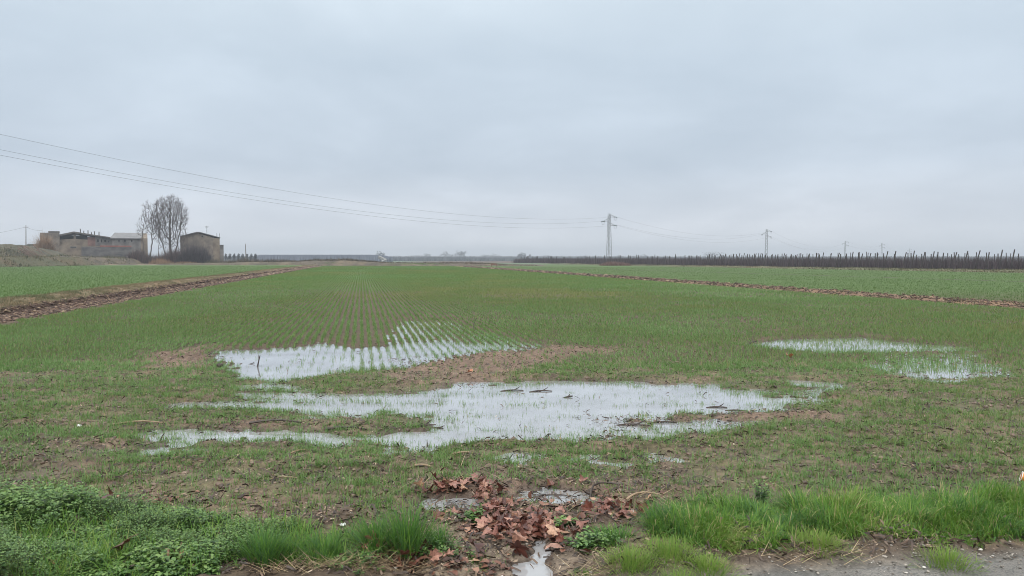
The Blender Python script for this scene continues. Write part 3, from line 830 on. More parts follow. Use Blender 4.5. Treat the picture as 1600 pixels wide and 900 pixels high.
grass_tuft(915, 892, .045, 180, .06, 'small dull grass tuft among straw beside the wet track', lean=.8, wid=.003, bright=.5)
grass_tuft(1478, 876, .10, 620, .16, 'short bright grass tuft reaching down to the road gravel', lean=.8, wid=.003, bright=.22)
grass_tuft(1275, 858, .11, 620, .15, 'bright yellow green tuft at the lower edge of the right grass', lean=.7, wid=.003, bright=.15)

# ------------------------------------------------------------------ fallen plane leaves
def plane_leaf_mesh(seed):
    r = random.Random(seed)
    lobes = [(0, 1.0), (R(48), .82), (R(-48), .82), (R(98), .55), (R(-98), .55)]
    def rad(a):
        v = .40
        for la, lr in lobes:
            d = abs((a - la + math.pi) % (2 * math.pi) - math.pi)
            v = max(v, lr * max(0, 1 - (d / R(40)) ** 1.5) ** .9)
        if abs(abs(a) - math.pi) < R(18): v = .12
        return v
    n = 46; nr = 5; vs = [(0, 0, 0)]; fs = []
    fold = r.uniform(.2, 1.3) * r.choice((1, 1, -1)); curl = r.uniform(-1.0, 1.6); tw = r.uniform(-.6, .6); ph = r.uniform(0, 6)
    for j in range(1, nr + 1):
        for i in range(n):
            a = -math.pi + 2 * math.pi * i / n
            tooth = 1 + .07 * math.sin(i * 2.9 + seed)
            q = j / nr * (rad(a) * (tooth if j == nr else 1))
            x, y = q * math.cos(a) * .55, q * math.sin(a) * .55
            z = fold * abs(y) * .8 + curl * x * x * .9 + tw * x * y + .05 * math.sin(a * 5 + ph) * q + .03 * math.sin(7 * x + 5 * y + ph)
            vs.append((x, y, z))
    for i in range(n): fs.append((0, 1 + i, 1 + (i + 1) % n))
    for j in range(nr - 1):
        for i in range(n):
            a, b = 1 + j * n + i, 1 + j * n + (i + 1) % n
            fs.append((a, a + n, b + n, b))
    mb = MB(); mb.add(vs, fs)
    blade = mb.mesh('leaf_blade')
    ms = MB(); ms.tube([(0, 0, 0.0), (-.25, .02, .02), (-.5, .05 * r.uniform(-1, 1), .10)], [.013, .010, .014], 5)
    stalk = ms.mesh('leaf_stalk')
    for me in (blade,): me.polygons.foreach_set('use_smooth', [True] * len(me.polygons))
    return blade, stalk

def leaf_material(name, stops):
    m = mat_attr_ramp(name, stops, rough=.3, transl=.12, source='obj', spec=.5)
    nt = m.node_tree; p = [n for n in nt.nodes if n.type == 'BSDF_PRINCIPLED'][0]
    rp = [n for n in nt.nodes if n.type == 'VALTORGB'][0]
    n1 = noise_node(nt, 6, 6, rough=.7); r2 = ramp(nt, [(.3, (.4, .36, .34)), (.55, (1, 1, 1)), (.75, (1.35, 1.3, 1.25))]); nt.links.new(n1.outputs['Fac'], r2.inputs['Fac'])
    mx = nt.nodes.new('ShaderNodeMixRGB'); mx.blend_type = 'MULTIPLY'; mx.inputs[0].default_value = 1
    nt.links.new(rp.outputs[0], mx.inputs[1]); nt.links.new(r2.outputs[0], mx.inputs[2]); nt.links.new(mx.outputs[0], p.inputs['Base Color'])
    b = nt.nodes.new('ShaderNodeBump'); b.inputs['Strength'].default_value = .5; b.inputs['Distance'].default_value = .004
    n2 = noise_node(nt, 14, 4); nt.links.new(n2.outputs['Fac'], b.inputs['Height']); nt.links.new(b.outputs[0], p.inputs['Normal'])
    return m
M_DEAD = leaf_material('dead_plane_leaf', [(0, (.07, .024, .018)), (.3, (.15, .052, .036)), (.6, (.25, .105, .078)), (.85, (.36, .185, .135)), (1, (.47, .28, .18))])
M_ORANGE = leaf_material('orange_leaf', [(0, (.42, .15, .07)), (1, (.46, .20, .10))])
M_STALK = mat_noise('leaf_stalk', (.10, .05, .03), (.2, .11, .07), 10, .5)
LEAFM = [plane_leaf_mesh(k) for k in range(8)]
for b_, s_ in LEAFM: b_.materials.append(M_DEAD); s_.materials.append(M_STALK)

def put_leaf(px, py, size, label, group=None, lift=None, orange=False, tilt=None, yaw=None):
    c = gp(px, py, .05)
    z = max(float(height(np.array([c[0]]), np.array([c[1]]))[0]), 0)
    b, s = random.choice(LEAFM)
    root = empty('fallen_leaf', (c[0], c[1], z + .008 + (random.random() * .035 if lift is None else lift)), label, 'leaf', group)
    tm = .45 if tilt is None else tilt
    root.rotation_euler = (random.gauss(0, tm) + (math.pi if random.random() < .35 else 0), random.gauss(0, tm), random.uniform(0, 6.28) if yaw is None else yaw)
    if abs(root.rotation_euler[0]) > 2: root.location.z += .03
    root.scale = (size,) * 3
    if orange: b = b.copy(); b.materials.clear(); b.materials.append(M_ORANGE)
    o = bpy.data.objects.new('leaf_blade', b); COL.objects.link(o); o.parent = root
    o2 = bpy.data.objects.new('leaf_stalk', s); COL.objects.link(o2); o2.parent = root
    return root
piles = [
 (718, 768, 46, 13, 44, 'curled reddish brown plane leaf in the drift above the small puddle', 'leaves above the small puddle'),
 (800, 824, 60, 22, 96, 'curled reddish brown plane leaf in the big drift by the wet track', 'leaves of the big drift'),
 (880, 838, 30, 18, 14, 'dark red plane leaf at the right end of the big drift', 'leaves at the right end of the drift'),
 (960, 798, 50, 10, 18, 'brown plane leaf in the short row above the spreading grass tuft', 'leaves above the spreading tuft'),
 (602, 872, 42, 8, 13, 'brown plane leaf under the tall grass tufts at the soil edge', 'leaves under the tall tufts'),
 (655, 886, 30, 9, 7, 'brown plane leaf beside the straw at the bottom edge', 'leaves beside the straw'),
 (770, 795, 30, 8, 9, 'plane leaf lying right of the small puddle among grass', 'leaves right of the small puddle'),
]
for (cx, cy, rx, ry, n, lab, grp) in piles:
    for k in range(n):
        for tries in range(9):
            px = random.gauss(cx, rx * .6); py = random.gauss(cy, ry * .6); c_ = gp(px, py, .05)
            if puddle_mask(np.array([c_[0]]), np.array([c_[1]]))[0] < .35: break
        put_leaf(px, py, random.uniform(.07, .125), lab, grp)
singles = [
 (808, 862, .16, 'large pale orange brown leaf upright at the foot of the big drift', .04, False, .5),
 (738, 866, .15, 'dark red brown leaf standing beside the low greyish tuft', .05, False, 1.2),
 (870, 858, .15, 'long dark leaf hanging over the edge of the wet track', .03, False, .9),
 (275, 892, .15, 'tan plane leaf at the bottom of the weed mat, right one', .04, False, .4),
 (193, 886, .15, 'red brown plane leaf at the bottom of the weed mat, left one', .05, False, .8),
 (85, 896, .12, 'dull brown leaf half hidden at the bottom left corner', .03, False, .4),
 (172, 815, .12, 'dark red leaf caught on top of the left weed mat', .12, False, 1.1),
 (250, 786, .12, 'curled orange brown leaf on soil above the pale bushy weed', .01, False, .5),
 (143, 776, .11, 'flat brown leaf on soil, middle of the leaves above the left weeds', .01, False, .3),
 (110, 780, .10, 'small dark leaf just left of the flat brown leaf above the weeds', .01, False, .4),
 (72, 774, .10, 'orange tinted leaf near the left end above the weeds', .01, False, .5),
 (34, 778, .10, 'dull red leaf closest to the left frame edge above the weeds', .01, False, .4),
 (862, 752, .10, 'single dark red leaf on wet soil above the upright small weed', .01, False, .4),
 (910, 753, .09, 'single reddish leaf on wet soil right of the dark red one', .01, False, .4),
 (1012, 786, .11, 'brown leaf at the field edge right of the curved twig', .01, False, .6),
 (736, 584, .11, 'orange leaf on the headland between the two big puddles', .02, True, .3),
 (1232, 557, .17, 'bright orange leaf below the right hand puddle', .03, True, .3),
 (918, 870, .09, 'small pinkish leaf on straw right of the wet track', .01, False, .4),
]
for (px, py, sz, lab, lift, org, tl) in singles: put_leaf(px, py, sz, lab, None, lift, org, tl)

def build_litter():
    """broken leaf fragments under and between the whole leaves, and straw at the soil edge"""
    bt = Batch()
    for (cx, cy, rx, ry, n) in ((725, 770, 48, 16, 260), (800, 822, 72, 28, 520), (975, 800, 60, 14, 120), (610, 875, 60, 12, 180), (700, 885, 90, 14, 160), (850, 780, 120, 20, 160), (250, 780, 160, 10, 60)):
        q = np.array([gp(a, b, .05) for a, b in zip(rng.normal(cx, rx * .6, n), rng.normal(cy, ry * .6, n))])
        x, y = q[:, 0], q[:, 1]; kk = puddle_mask(x, y) < .3; x, y = x[kk], y[kk]; n = len(x); z = np.maximum(height(x, y), 0) + rng.uniform(.003, .02, n)
        leaf_cards(bt, np.stack([x, y, z], 1), rng.uniform(.02, .06, n), rng.uniform(0, 6.28, n), rng.normal(0, .35, n), rng.random(n))
    m = mat_attr_ramp('leaf_litter', [(0, (.05, .022, .016)), (.5, (.14, .06, .04)), (.85, (.24, .12, .08)), (1, (.33, .2, .13))], rough=.5)
    tag(bt.build('leaf_litter', m), 'broken brown leaf fragments trodden into the soil', 'leaf litter', kind='stuff')
    bt = Batch()
    for (cx, cy, rx, ry, n) in ((560, 893, 110, 8, 240), (450, 898, 80, 8, 80), (930, 895, 70, 14, 80), (1270, 880, 110, 12, 45), (870, 760, 260, 22, 120), (720, 720, 420, 22, 120), (1000, 790, 110, 12, 80)):
        q = np.array([gp(a, b, .06) for a, b in zip(rng.normal(cx, rx * .6, n), rng.normal(cy, ry * .6, n))])
        x, y = q[:, 0], q[:, 1]; kk = puddle_mask(x, y) < .3; x, y = x[kk], y[kk]; n = len(x); z = np.maximum(height(x, y), 0) + rng.uniform(.003, .02, n)
        bt.add(*blades(np.stack([x, y, z], 1), rng.uniform(.04, .19, n), rng.uniform(.0025, .005, n), rng.normal(0, .7, n) + np.pi * (rng.random(n) < .5), np.full(n, .93), rng.normal(0.02, .03, n), 3, rng.random(n)))
    m = mat_attr_ramp('straw', [(0, (.10, .065, .04)), (.5, (.20, .14, .08)), (1, (.38, .29, .17))], rough=.5)
    tag(bt.build('straw', m), 'pale straw stems strewn along the soil edge of the verge', 'straw', kind='stuff')
build_litter()

# sticks in and beside the puddles
M_STICK = mat_noise('wet_wood', (.022, .016, .013), (.06, .042, .032), 25, .45)
M_TAN = mat_noise('dry_stalk', (.20, .14, .09), (.34, .25, .16), 25, .6)
def stick(px, py, L, yaw, pitch, rad, label, mat=None, fork=False, group=None, bend=.1):
    c = gp(px, py, .01); z = max(float(height(np.array([c[0]]), np.array([c[1]]))[0]), -.01)
    mb = MB(); d = np.array([math.cos(yaw) * math.cos(pitch), math.sin(yaw) * math.cos(pitch), math.sin(pitch)])
    sd = np.array([-math.sin(yaw), math.cos(yaw), .3])
    pts = []; N = 6
    for i in range(N):
        t = i / (N - 1); pts.append(d * L * (t - (0 if pitch > .4 else .5)) + sd * bend * L * math.sin(t * math.pi) + np.array([0, 0, .012 if pitch < .4 else -.02]))
    mb.tube(pts, [rad * (1 - .45 * i / (N - 1)) for i in range(N)], 6)
    if fork:
        a = pts[3]; mb.tube([a, a + d * L * .18 + sd * L * .16, a + d * L * .3 + sd * L * .3], [rad * .6, rad * .5, rad * .25], 5)
        a = pts[2]; mb.tube([a, a + d * L * .15 - sd * L * .14], [rad * .6, rad * .3], 5)
    o = mb.build('stick', mat or M_STICK); o.location = (c[0], c[1], z)
    tag(o, label, 'stick', group)
stick(402, 572, .20, .6, 1.35, .012, 'dark stick standing upright in the left puddle', fork=True, bend=.06)
stick(392, 568, .12, .2, .25, .008, 'short forked twig lying beside the upright stick in water', fork=True)
stick(382, 560, .10, 2.0, .3, .007, 'small twig poking from the left puddle behind the upright stick')
stick(660, 669, .26, .25, .06, .011, 'dark branch at the edge of the middle puddle, longer of two', fork=True)
stick(683, 668, .13, -.4, .1, .011, 'short dark branch piece right of the longer one at the puddle edge', fork=True)
stick(709, 690, .06, 1.2, 1.1, .007, 'tiny twig standing at the lower edge of the big puddle')
stick(812, 664, .05, 1.0, 1.3, .006, 'tiny twig standing in the middle of the big puddle')
stick(686, 655, .05, .5, 1.3, .005, 'tiny twig standing in the left part of the big puddle')
stick(800, 610, .28, .1, .03, .011, 'dark stalk lying along the back edge of the big puddle, left one', fork=True)
stick(845, 611, .28, .15, .03, .011, 'dark stalk lying along the back edge of the big puddle, right one', fork=True)
stick(887, 620, .13, .4, .2, .014, 'dark clump of twig in open water of the big puddle', fork=True)
stick(1120, 636, .22, -.1, .05, .012, 'dark twig at the right end of the big puddle', fork=True)
stick(1150, 641, .22, -.25, .05, .010, 'thin twig crossing the right shore of the big puddle')
stick(990, 664, .30, -.15, .03, .014, 'brown stalk on the mud spit right of the big puddle', fork=True)
stick(1035, 660, .30, .1, .03, .012, 'brown stalk further right on the mud spit')
stick(250, 640 + 50, .10, 1.3, 1.0, .008, 'twig standing at the left tip of the lower left puddle')
stick(380, 684, .05, 0, .3, .016, 'small dark lump of wood floating in the lower left puddle')
stick(215, 668, .45, .08, .02, .010, 'long pale stalk on the mud above the lower left puddle', mat=M_TAN)
stick(430, 668, .50, -.05, .02, .012, 'long brown stalk lying on the ridge above the lower left puddle')
stick(540, 675, .40, -.12, .02, .012, 'brown stalk at the right end of the ridge above the lower left puddle', fork=True)
stick(862, 776, .34, .05, .03, .006, 'thin straight twig lying across the small upper puddle')
stick(945, 775, .26, .6, .2, .009, 'curved dark twig on wet soil above the spreading tuft', bend=.35)
stick(1005, 790, .24, .3, .05, .008, 'pale curved stalk on wet soil right of the curved dark twig', bend=.2, mat=M_TAN)
stick(1518, 750, .14, .9, .5, .007, 'dark twig leaning out of the soil above the right grass')
stick(1448, 756, .07, 1.2, 1.0, .006, 'short stub of twig standing above the right grass')
stick(20, 762, .26, .5, .12, .010, 'dark twig lying on soil near the left frame edge')
stick(440, 752, .22, .15, .03, .006, 'pale yellowish stalk on soil at left centre', mat=M_TAN)
stick(720, 718, .14, .3, .05, .010, 'short pale cut stalk below the big puddle', mat=M_TAN)
stick(660, 738, .14, -.5, .1, .011, 'tan bark piece on soil above the small puddle', mat=M_TAN)
stick(467, 710, .14, .7, .05, .008, 'bright pale stalk below the lower left puddle', mat=M_TAN)
stick(905, 868, .22, -.35, .05, .008, 'brown curved twig at the edge of the wet track', bend=.15)
stick(740, 515, .35, 1.2, 1.0, .012, 'lone stalk standing in the crop right of the flooded rows')
stick(1175, 537, .22, .4, .3, .016, 'dark clod of stalks at the left tip of the right puddle', fork=True)

def lump_thing(name, px, py, r, label, cat, mat, sq=(1, 1, .7), lift=0):
    c = gp(px, py, .02); z = max(float(height(np.array([c[0]]), np.array([c[1]]))[0]), 0) + lift
    import bmesh
    bm = bmesh.new(); bmesh.ops.create_icosphere(bm, subdivisions=3, radius=r)
    for v in bm.verts:
        k = 1 + .25 * (vnoise(np.array([v.co.x / r * 1.7 + px]), np.array([v.co.y / r * 1.7 + v.co.z / r]), 5)[0] - .5)
        v.co = (v.co.x * k * sq[0], v.co.y * k * sq[1], v.co.z * k * sq[2] + r * sq[2] * .7)
    me = bpy.data.meshes.new(name); bm.to_mesh(me); bm.free()
    me.polygons.foreach_set('use_smooth', [True] * len(me.polygons))
    o = link_mesh(name, me, mat); o.location = (c[0], c[1], z); tag(o, label, cat)
M_STONE = mat_noise('dark_stone', (.03, .025, .02), (.08, .06, .05), 20, .5, bump=.4)
lump_thing('stone', 343, 573, .05, 'round dark clod at the left shore of the left puddle', 'stone', M_STONE)
M_WHITE = mat_noise('white_litter', (.6, .62, .6), (.78, .78, .76), 8, .5)

def crumpled_sheet(name, px, py, w, label, mat, lift=.03, up=.6):
    c = gp(px, py, .06); z = float(height(np.array([c[0]]), np.array([c[1]]))[0]) + lift
    n = 9; vs = []; fs = []
    for j in range(n):
        for i in range(n):
            u, v = i / (n - 1) - .5, j / (n - 1) - .5
            k = 1 - .35 * abs(u * v) * 4
            h = .25 * math.sin(u * 9 + px) * math.cos(v * 7) + up * u * u + .2 * math.sin(v * 12 + u * 5)
            vs.append((u * w * k, v * w * k * .7, h * w * .6))
    for j in range(n - 1):
        for i in range(n - 1):
            a = j * n + i; fs.append((a, a + 1, a + n + 1, a + n))
    mb = MB(); mb.add(vs, fs); me = mb.mesh(name)
    o = link_mesh(name, me, mat); o.location = (c[0], c[1], z); o.rotation_euler = (.3, .2, px * .1)
    s = o.modifiers.new('thick', 'SOLIDIFY'); s.thickness = .0015
    tag(o, label, 'litter')
crumpled_sheet('paper_scrap', 536, 848, .032, 'small white scrap caught beside the wide grass tuft', M_WHITE, .07)
crumpled_sheet('paper_scrap', 988, 806, .034, 'white scrap lying on the leaves above the spreading tuft', M_WHITE, .03)
crumpled_sheet('paper_scrap', 124, 662, .045, 'pale scrap lying in the crop at far left', M_WHITE, .02)

# orange cup-like thing cut by the right frame edge: rounded shell with a pale rim
def orange_litter():
    c = gp(1614, 754, .03); z = float(height(np.array([c[0]]), np.array([c[1]]))[0])
    root = empty('discarded_cup', (c[0], c[1], z + .03), 'orange cup with a pale rim lying at the right frame edge', 'litter')
    root.rotation_euler = (0, R(75), R(150))
    prof = [(.0, 0), (.02, 0), (.024, .004), (.030, .04), (.034, .07)]; n = 24; vs = []; fs = []
    for r_, h in prof:
        for k in range(n): vs.append((r_ * math.cos(k * 2 * math.pi / n), r_ * math.sin(k * 2 * math.pi / n), h + .002 * math.sin(k * 1.3)))
    for j in range(len(prof) - 1):
        for k in range(n): fs.append((j * n + k, j * n + (k + 1) % n, (j + 1) * n + (k + 1) % n, (j + 1) * n + k))
    mb = MB(); mb.add(vs, fs); b = mb.build('cup_body', mat_noise('orange_plastic', (.70, .20, .02), (.80, .30, .05), 30, .35), root)
    s = b.modifiers.new('thick', 'SOLIDIFY'); s.thickness = .002
    r = MB(); r.tube([(.0345 * math.cos(k * 2 * math.pi / n), .0345 * math.sin(k * 2 * math.pi / n), .071) for k in range(n + 1)], .0028, 6)
    r.build('cup_rim', M_WHITE, root)
orange_litter()

# ------------------------------------------------------------------ power line
M_STEEL = mat_noise('galvanised_steel', (.10, .115, .12), (.17, .19, .19), 2, .5, spec=.5)
M_GLASSY = mat_noise('insulator', (.05, .08, .08), (.09, .12, .12), 5, .25, spec=.6)
M_CONC = mat_noise('concrete', (.28, .27, .25), (.38, .37, .34), 3, .9)
M_WIRE = mat_noise('cable', (.07, .075, .08), (.10, .10, .11), 1, .6)
AX = np.array([.81, -.585, 0]); AX /= np.linalg.norm(AX); LD = np.array([.585, .81, 0]); LD /= np.linalg.norm(LD)
def pylon(loc, H, arms, label, bar=.045):
    root = empty('power_pylon', loc, label, 'power pylon', 'pylons carrying the line across the fields')
    mb = MB(); wb, wt = .62, .26
    def corner(k, z):
        w = wb + (wt - wb) * z / H; sx = (-1, 1, 1, -1)[k]; sy = (-1, -1, 1, 1)[k]
        return AX * w * sx + LD * w * sy + np.array([0, 0, z])
    for k in range(4): mb.tube([corner(k, 0), corner(k, H)], bar, 4)
    z = .3; i = 0
    while z < H - .5:
        w = 2 * (wb + (wt - wb) * z / H); dz = min(w * .95, H - z)
        for k in range(4):
            a, b = (k, (k + 1) % 4) if (i + k) % 2 == 0 else ((k + 1) % 4, k)
            mb.tube([corner(a, z), corner(b, z + dz)], bar * .6, 4)
        z += dz; i += 1
    for k in range(4): mb.tube([corner(k, H), corner((k + 1) % 4, H)], bar * .7, 4)
    mb.build('tower_body', M_STEEL, root)
    ft = MB(); ft.box((0, 0, .12), (1.7, 1.7, .34)); ft.build('footing', M_CONC, root)
    for (h, sg, ln) in arms:
        a = MB(); tip = AX * sg * ln + np.array([0, 0, h])
        for q in (-1, 1):
            a.tube([AX * sg * .25 + LD * .25 * q + np.array([0, 0, h]), tip], bar * .8, 4)
            a.tube([AX * sg * .25 + LD * .25 * q + np.array([0, 0, h + .75]), tip], bar * .7, 4)
        a.tube([AX * sg * ln * .5 + np.array([0, 0, h]) + LD * .12, AX * sg * ln * .5 + np.array([0, 0, h + .42])], bar * .5, 4)
        a.tube([tip - LD * .12, tip + LD * .12], bar, 4)
        ao = a.build('crossarm', M_STEEL, root)
        for q in (-1, 1):
            ins = MB(); P0 = tip + LD * q * .12; P1_ = tip + LD * q * .95 + np.array([0, 0, -.12])
            pts, rr = [], []
            for j in range(13): pts.append(P0 + (P1_ - P0) * j / 12); rr.append(.03 if j % 2 == 0 else .12)
            ins.tube(pts, rr, 8); ins.build('insulator', M_GLASSY, ao)
        jp = MB(); e0 = tip + LD * .95 + np.array([0, 0, -.12]); e1 = tip - LD * .95 + np.array([0, 0, -.12])
        jp.tube([e0 + (e1 - e0) * t + np.array([0, 0, -.9 * math.sin(math.pi * t)]) for t in np.linspace(0, 1, 9)], .03, 5); jp.build('jumper_cable', M_WIRE, ao)
    return root
T0 = np.array([-62., 74., .2])
def line_pt(px, d): return np.array([(px - 800) / F * d, d, 0])
p1 = line_pt(951.5, 212); p2 = line_pt(1197, 335); p3 = line_pt(1320, 545); p4 = line_pt(1377, 640); p5 = line_pt(1420.5, 900)
PY = [(T0, 16.6, 16.0, 15.0, 13.7, .045, 'tall lattice pylon standing closest, just outside the left edge'),
      (p1, 14.5, 13.6, 12.5, 11.2, .05, 'large grey lattice pylon in front of the orchard, tallest in the picture'),
      (p2, 15.0, 14.2, 13.0, 11.7, .055, 'slim pale pylon rising behind the orchard, second nearest'),
      (p3, 15.0, 14.2, 13.0, 11.7, .06, 'faint pylon behind the orchard, third along the line'),
      (p4, 15.5, 14.2, 13.0, 11.7, .06, 'faint pylon behind the orchard, fourth along the line'),
      (p5, 14.5, 13.6, 12.4, 11.2, .07, 'barely visible farthest pylon in the haze')]
tips = []
for (p, H, h1, h2, h3, bar, lab) in PY:
    q = p.copy(); q[2] = float(height(np.array([p[0]]), np.array([p[1]]))[0])
    dz = -q[2]
    pylon(q, H, [(h1 + dz, 1, 2.0), (h2 + dz, -1, 2.0), (h3 + dz, 1, 2.0)], lab, bar)
    tips.append([(np.array([p[0], p[1], 0]) + AX * s * 2.0 + np.array([0, 0, h]), s) for h, s in ((h1, 1), (h2, -1), (h3, 1))])
NM = ['uppermost', 'middle', 'lowest']
SPN = ['crossing the sky from the left edge to the large pylon', 'from the large pylon to the slim one behind the orchard', 'between the second and third pylons behind the orchard', 'between the third and fourth faint pylons', 'running on to the farthest hazy pylon']
SAG = [(4.1, 4.0, 3.8), (3.6, 3.6, 3.6), (5.5, 5.5, 5.5), (2.5, 2.5, 2.5), (6, 6, 6)]
for i in range(5):
    for k in range(3):
        a = tips[i][k][0] + LD * .95; b = tips[i + 1][k][0] - LD * .95
        mb = MB(); mb.tube([a + (b - a) * t - np.array([0, 0, 4 * SAG[i][k] * t * (1 - t)]) for t in np.linspace(0, 1, 40)], .014 if i == 0 else .015, 5)
        tag(mb.build('power_cable', M_WIRE), '%s of the three cables %s' % (NM[k], SPN[i]), 'cable', 'cables of the power line')

# wooden poles by the farm
M_POLE = mat_noise('weathered_pole', (.13, .12, .11), (.2, .185, .17), 3, .85)
def pole(px, ytop, ybase, d, label, rad=.14, tilt=0, arm=True, n='utility_pole', group=None):
    b = at(px, ybase, d); t = at(px + tilt, ytop, d)
    root = empty(n, b, label, 'pole', group)
    mb = MB(); mb.tube([(0, 0, -.5), tuple(t - b)], [rad, rad * .6], 7); mb.build('shaft', M_POLE, root)
    if arm:
        m2 = MB(); q = t - b; m2.tube([q + np.array([-.7, 0, -.5]), q + np.array([.7, 0, -.5])], .06, 5); m2.build('crossarm', M_POLE, root)
    return t
pt = pole(40.5, 352, 388, 205, 'slender grey utility pole beside the pale shed roof on the left', arm=True)
for px, py, lab in ((-60, 372, 'thin cable dropping left from the slender pole'), (66, 360, 'thin cable from the slender pole to the farm block')):
    e = at(px, py, 205); mb = MB(); a = pt + np.array([0, 0, -.45])
    mb.tube([a + (e - a) * t - np.array([0, 0, 4 * .35 * t * (1 - t)]) for t in np.linspace(0, 1, 14)], .022, 5)
    tag(mb.build('power_cable', M_WIRE), lab, 'cable')
pole(384.5, 381, 405, 195, 'short leaning pole on the bank right of the farm', rad=.13, tilt=-1, arm=False)

# ------------------------------------------------------------------ farm buildings
FD = 212.0
def W3(px, py, d=FD): return at(px, py, d)
M_BRICKG = mat_brick('weathered_block', (.215, .18, .145), (.175, .148, .122), (.24, .21, .18), .9)
M_BRICKR = mat_brick('red_brick', (.22, .105, .085), (.18, .09, .075), (.2, .15, .13), 1.6)
M_RENDER = mat_noise('grey_render', (.085, .082, .082), (.21, .195, .185), .6, .9, detail=7)
M_ROOF = mat_noise('grey_roof_sheet', (.13, .13, .135), (.19, .185, .19), .7, .7, stretch=(1, 1, 1))
M_ROOFB = mat_noise('brown_roof', (.075, .068, .065), (.12, .11, .10), .8, .8)
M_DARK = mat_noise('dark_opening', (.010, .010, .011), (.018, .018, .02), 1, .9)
M_RED = mat_noise('red_tile_coping', (.20, .075, .06), (.27, .12, .10), 2, .8)
M_OCHRE = mat_noise('ochre_render', (.11, .085, .068), (.25, .205, .155), .5, .9, detail=7)
A0 = 0.0
def X(px, d=None):
    d = FD if d is None else d
    return d * math.tan(math.atan((px - 800) / F) - A0)
def Z(py, d=None):
    d = FD if d is None else d
    return CAMZ + (405 - py) / F * d * math.cos(A0)
def settle(root):
    """turn the finished building to its real bearing and put its Empty at its base"""
    ms = []
    def walk(o):
        for c in [q for q in bpy.data.objects if q.parent == o]: ms.append(c); walk(c)
    walk(root)
    V = np.array([v.co for o in ms for v in o.data.vertices]); c = (V.min(0) + V.max(0)) / 2; c[2] = V[:, 2].min()
    for o in ms:
        for v in o.data.vertices: v.co = (v.co[0] - c[0], v.co[1] - c[1], v.co[2] - c[2])
    ca, sa = math.cos(-A0), math.sin(-A0)
    root.location = (c[0] * ca - c[1] * sa, c[0] * sa + c[1] * ca, c[2]); root.rotation_euler = (0, 0, -A0)
def wallbox(mb, x0, x1, z0, z1, d, depth):
    mb.box(((X(x0, d) + X(x1, d)) / 2, d + depth / 2, (z0 + z1) / 2), (abs(X(x1, d) - X(x0, d)), depth, z1 - z0))
def opening(root, x0, x1, y0, y1, d, mat=None, name='window'):
    """a framed recess: dark pane set behind a frame standing proud of the wall"""
    w = X(x1, d) - X(x0, d); h = Z(y0, d) - Z(y1, d); cx = (X(x0, d) + X(x1, d)) / 2; cz = (Z(y0, d) + Z(y1, d)) / 2
    f = MB(); t = .09
    f.box((cx, d - .03, cz + h / 2 + t / 2), (w + 2 * t, .10, t)); f.box((cx, d - .03, cz - h / 2 - t / 2), (w + 2 * t, .14, t))
    f.box((cx - w / 2 - t / 2, d - .03, cz), (t, .10, h)); f.box((cx + w / 2 + t / 2, d - .03, cz), (t, .10, h))
    fo = f.build(name, M_RENDER, root); g = MB(); g.box((cx, d + .0, cz), (w, .03, h)); g.build('pane', M_DARK, fo)

gz = 1.2
A0 = 0.0
def frame(px):
    global A0
    A0 = math.atan((px - 800) / F); return 212.0 / math.cos(A0)
# 1 tall block on the left
FD = frame(78)
r = empty('farm_tower', (0, 0, 0), 'tall windowless weathered block at the left end of the farm', 'building')
m = MB(); wallbox(m, 64, 94.5, gz, Z(363.8), FD, 7); m.build('wall', M_BRICKG, r)
m = MB(); wallbox(m, 77, 94.8, Z(363.8), Z(361.2), FD - .1, 7.2); m.build('roof', M_ROOFB, r)
opening(r, 80.5, 82.8, 381, 385.5, FD)
settle(r)
# 2 low pitched open shed
FD = frame(136); d2 = FD + 6
r = empty('open_barn', (0, 0, 0), 'low pitched brick barn with dark gaps under its roof and six vent pipes', 'building')
m = MB()
m.extrude([(X(93, d2), d2, gz), (X(138, d2), d2, gz), (X(138, d2), d2, Z(374.5, d2)), (X(117, d2), d2, Z(373.2, d2)), (X(93, d2), d2, Z(375, d2))], (0, 14, 0)); m.build('wall', M_OCHRE, r)
m = MB(); wallbox(m, 138.02, 150, gz, Z(370.3, d2), d2 - .1, 14); m.build('brick_pier', M_BRICKR, r)
m = MB(); m.extrude([(X(150.05, d2), d2 - .05, gz), (X(178, d2), d2 - .05, gz), (X(178, d2), d2 - .05, Z(372.5, d2)), (X(150.05, d2), d2 - .05, Z(369.2, d2))], (0, 12, 0)); m.build('side_wing', M_RENDER, r)
m = MB(); wallbox(m, 116.3, 120, Z(373.3, d2), Z(366, d2), d2, .8); m.build('pillar', M_BRICKG, r)
m = MB(); wallbox(m, 93, 138, Z(376, d2), Z(370, d2), d2 + 5, 1); m.box(((X(93, d2) + X(138, d2)) / 2, d2 + 9, Z(370, d2)), (X(138, d2) - X(93, d2), 8, 1)); m.build('painted_shade_wall', M_DARK, r)  # near-black faces put in as the shade under the barn roof
rf = MB(); t = .45
rf.extrude([(X(91.5, d2), d2 - .8, Z(370, d2)), (X(117, d2), d2 - .8, Z(364.8, d2)), (X(178.5, d2), d2 - .8, Z(372.3, d2)), (X(178.5, d2), d2 - .8, Z(372.3, d2) + t * .6), (X(150, d2), d2 - .8, Z(368.3, d2) + t * .6), (X(117, d2), d2 - .8, Z(364.6, d2) + t), (X(91.5, d2), d2 - .8, Z(370, d2) + t)], (0, 16, 0))
rfo = rf.build('roof', M_ROOFB, r)
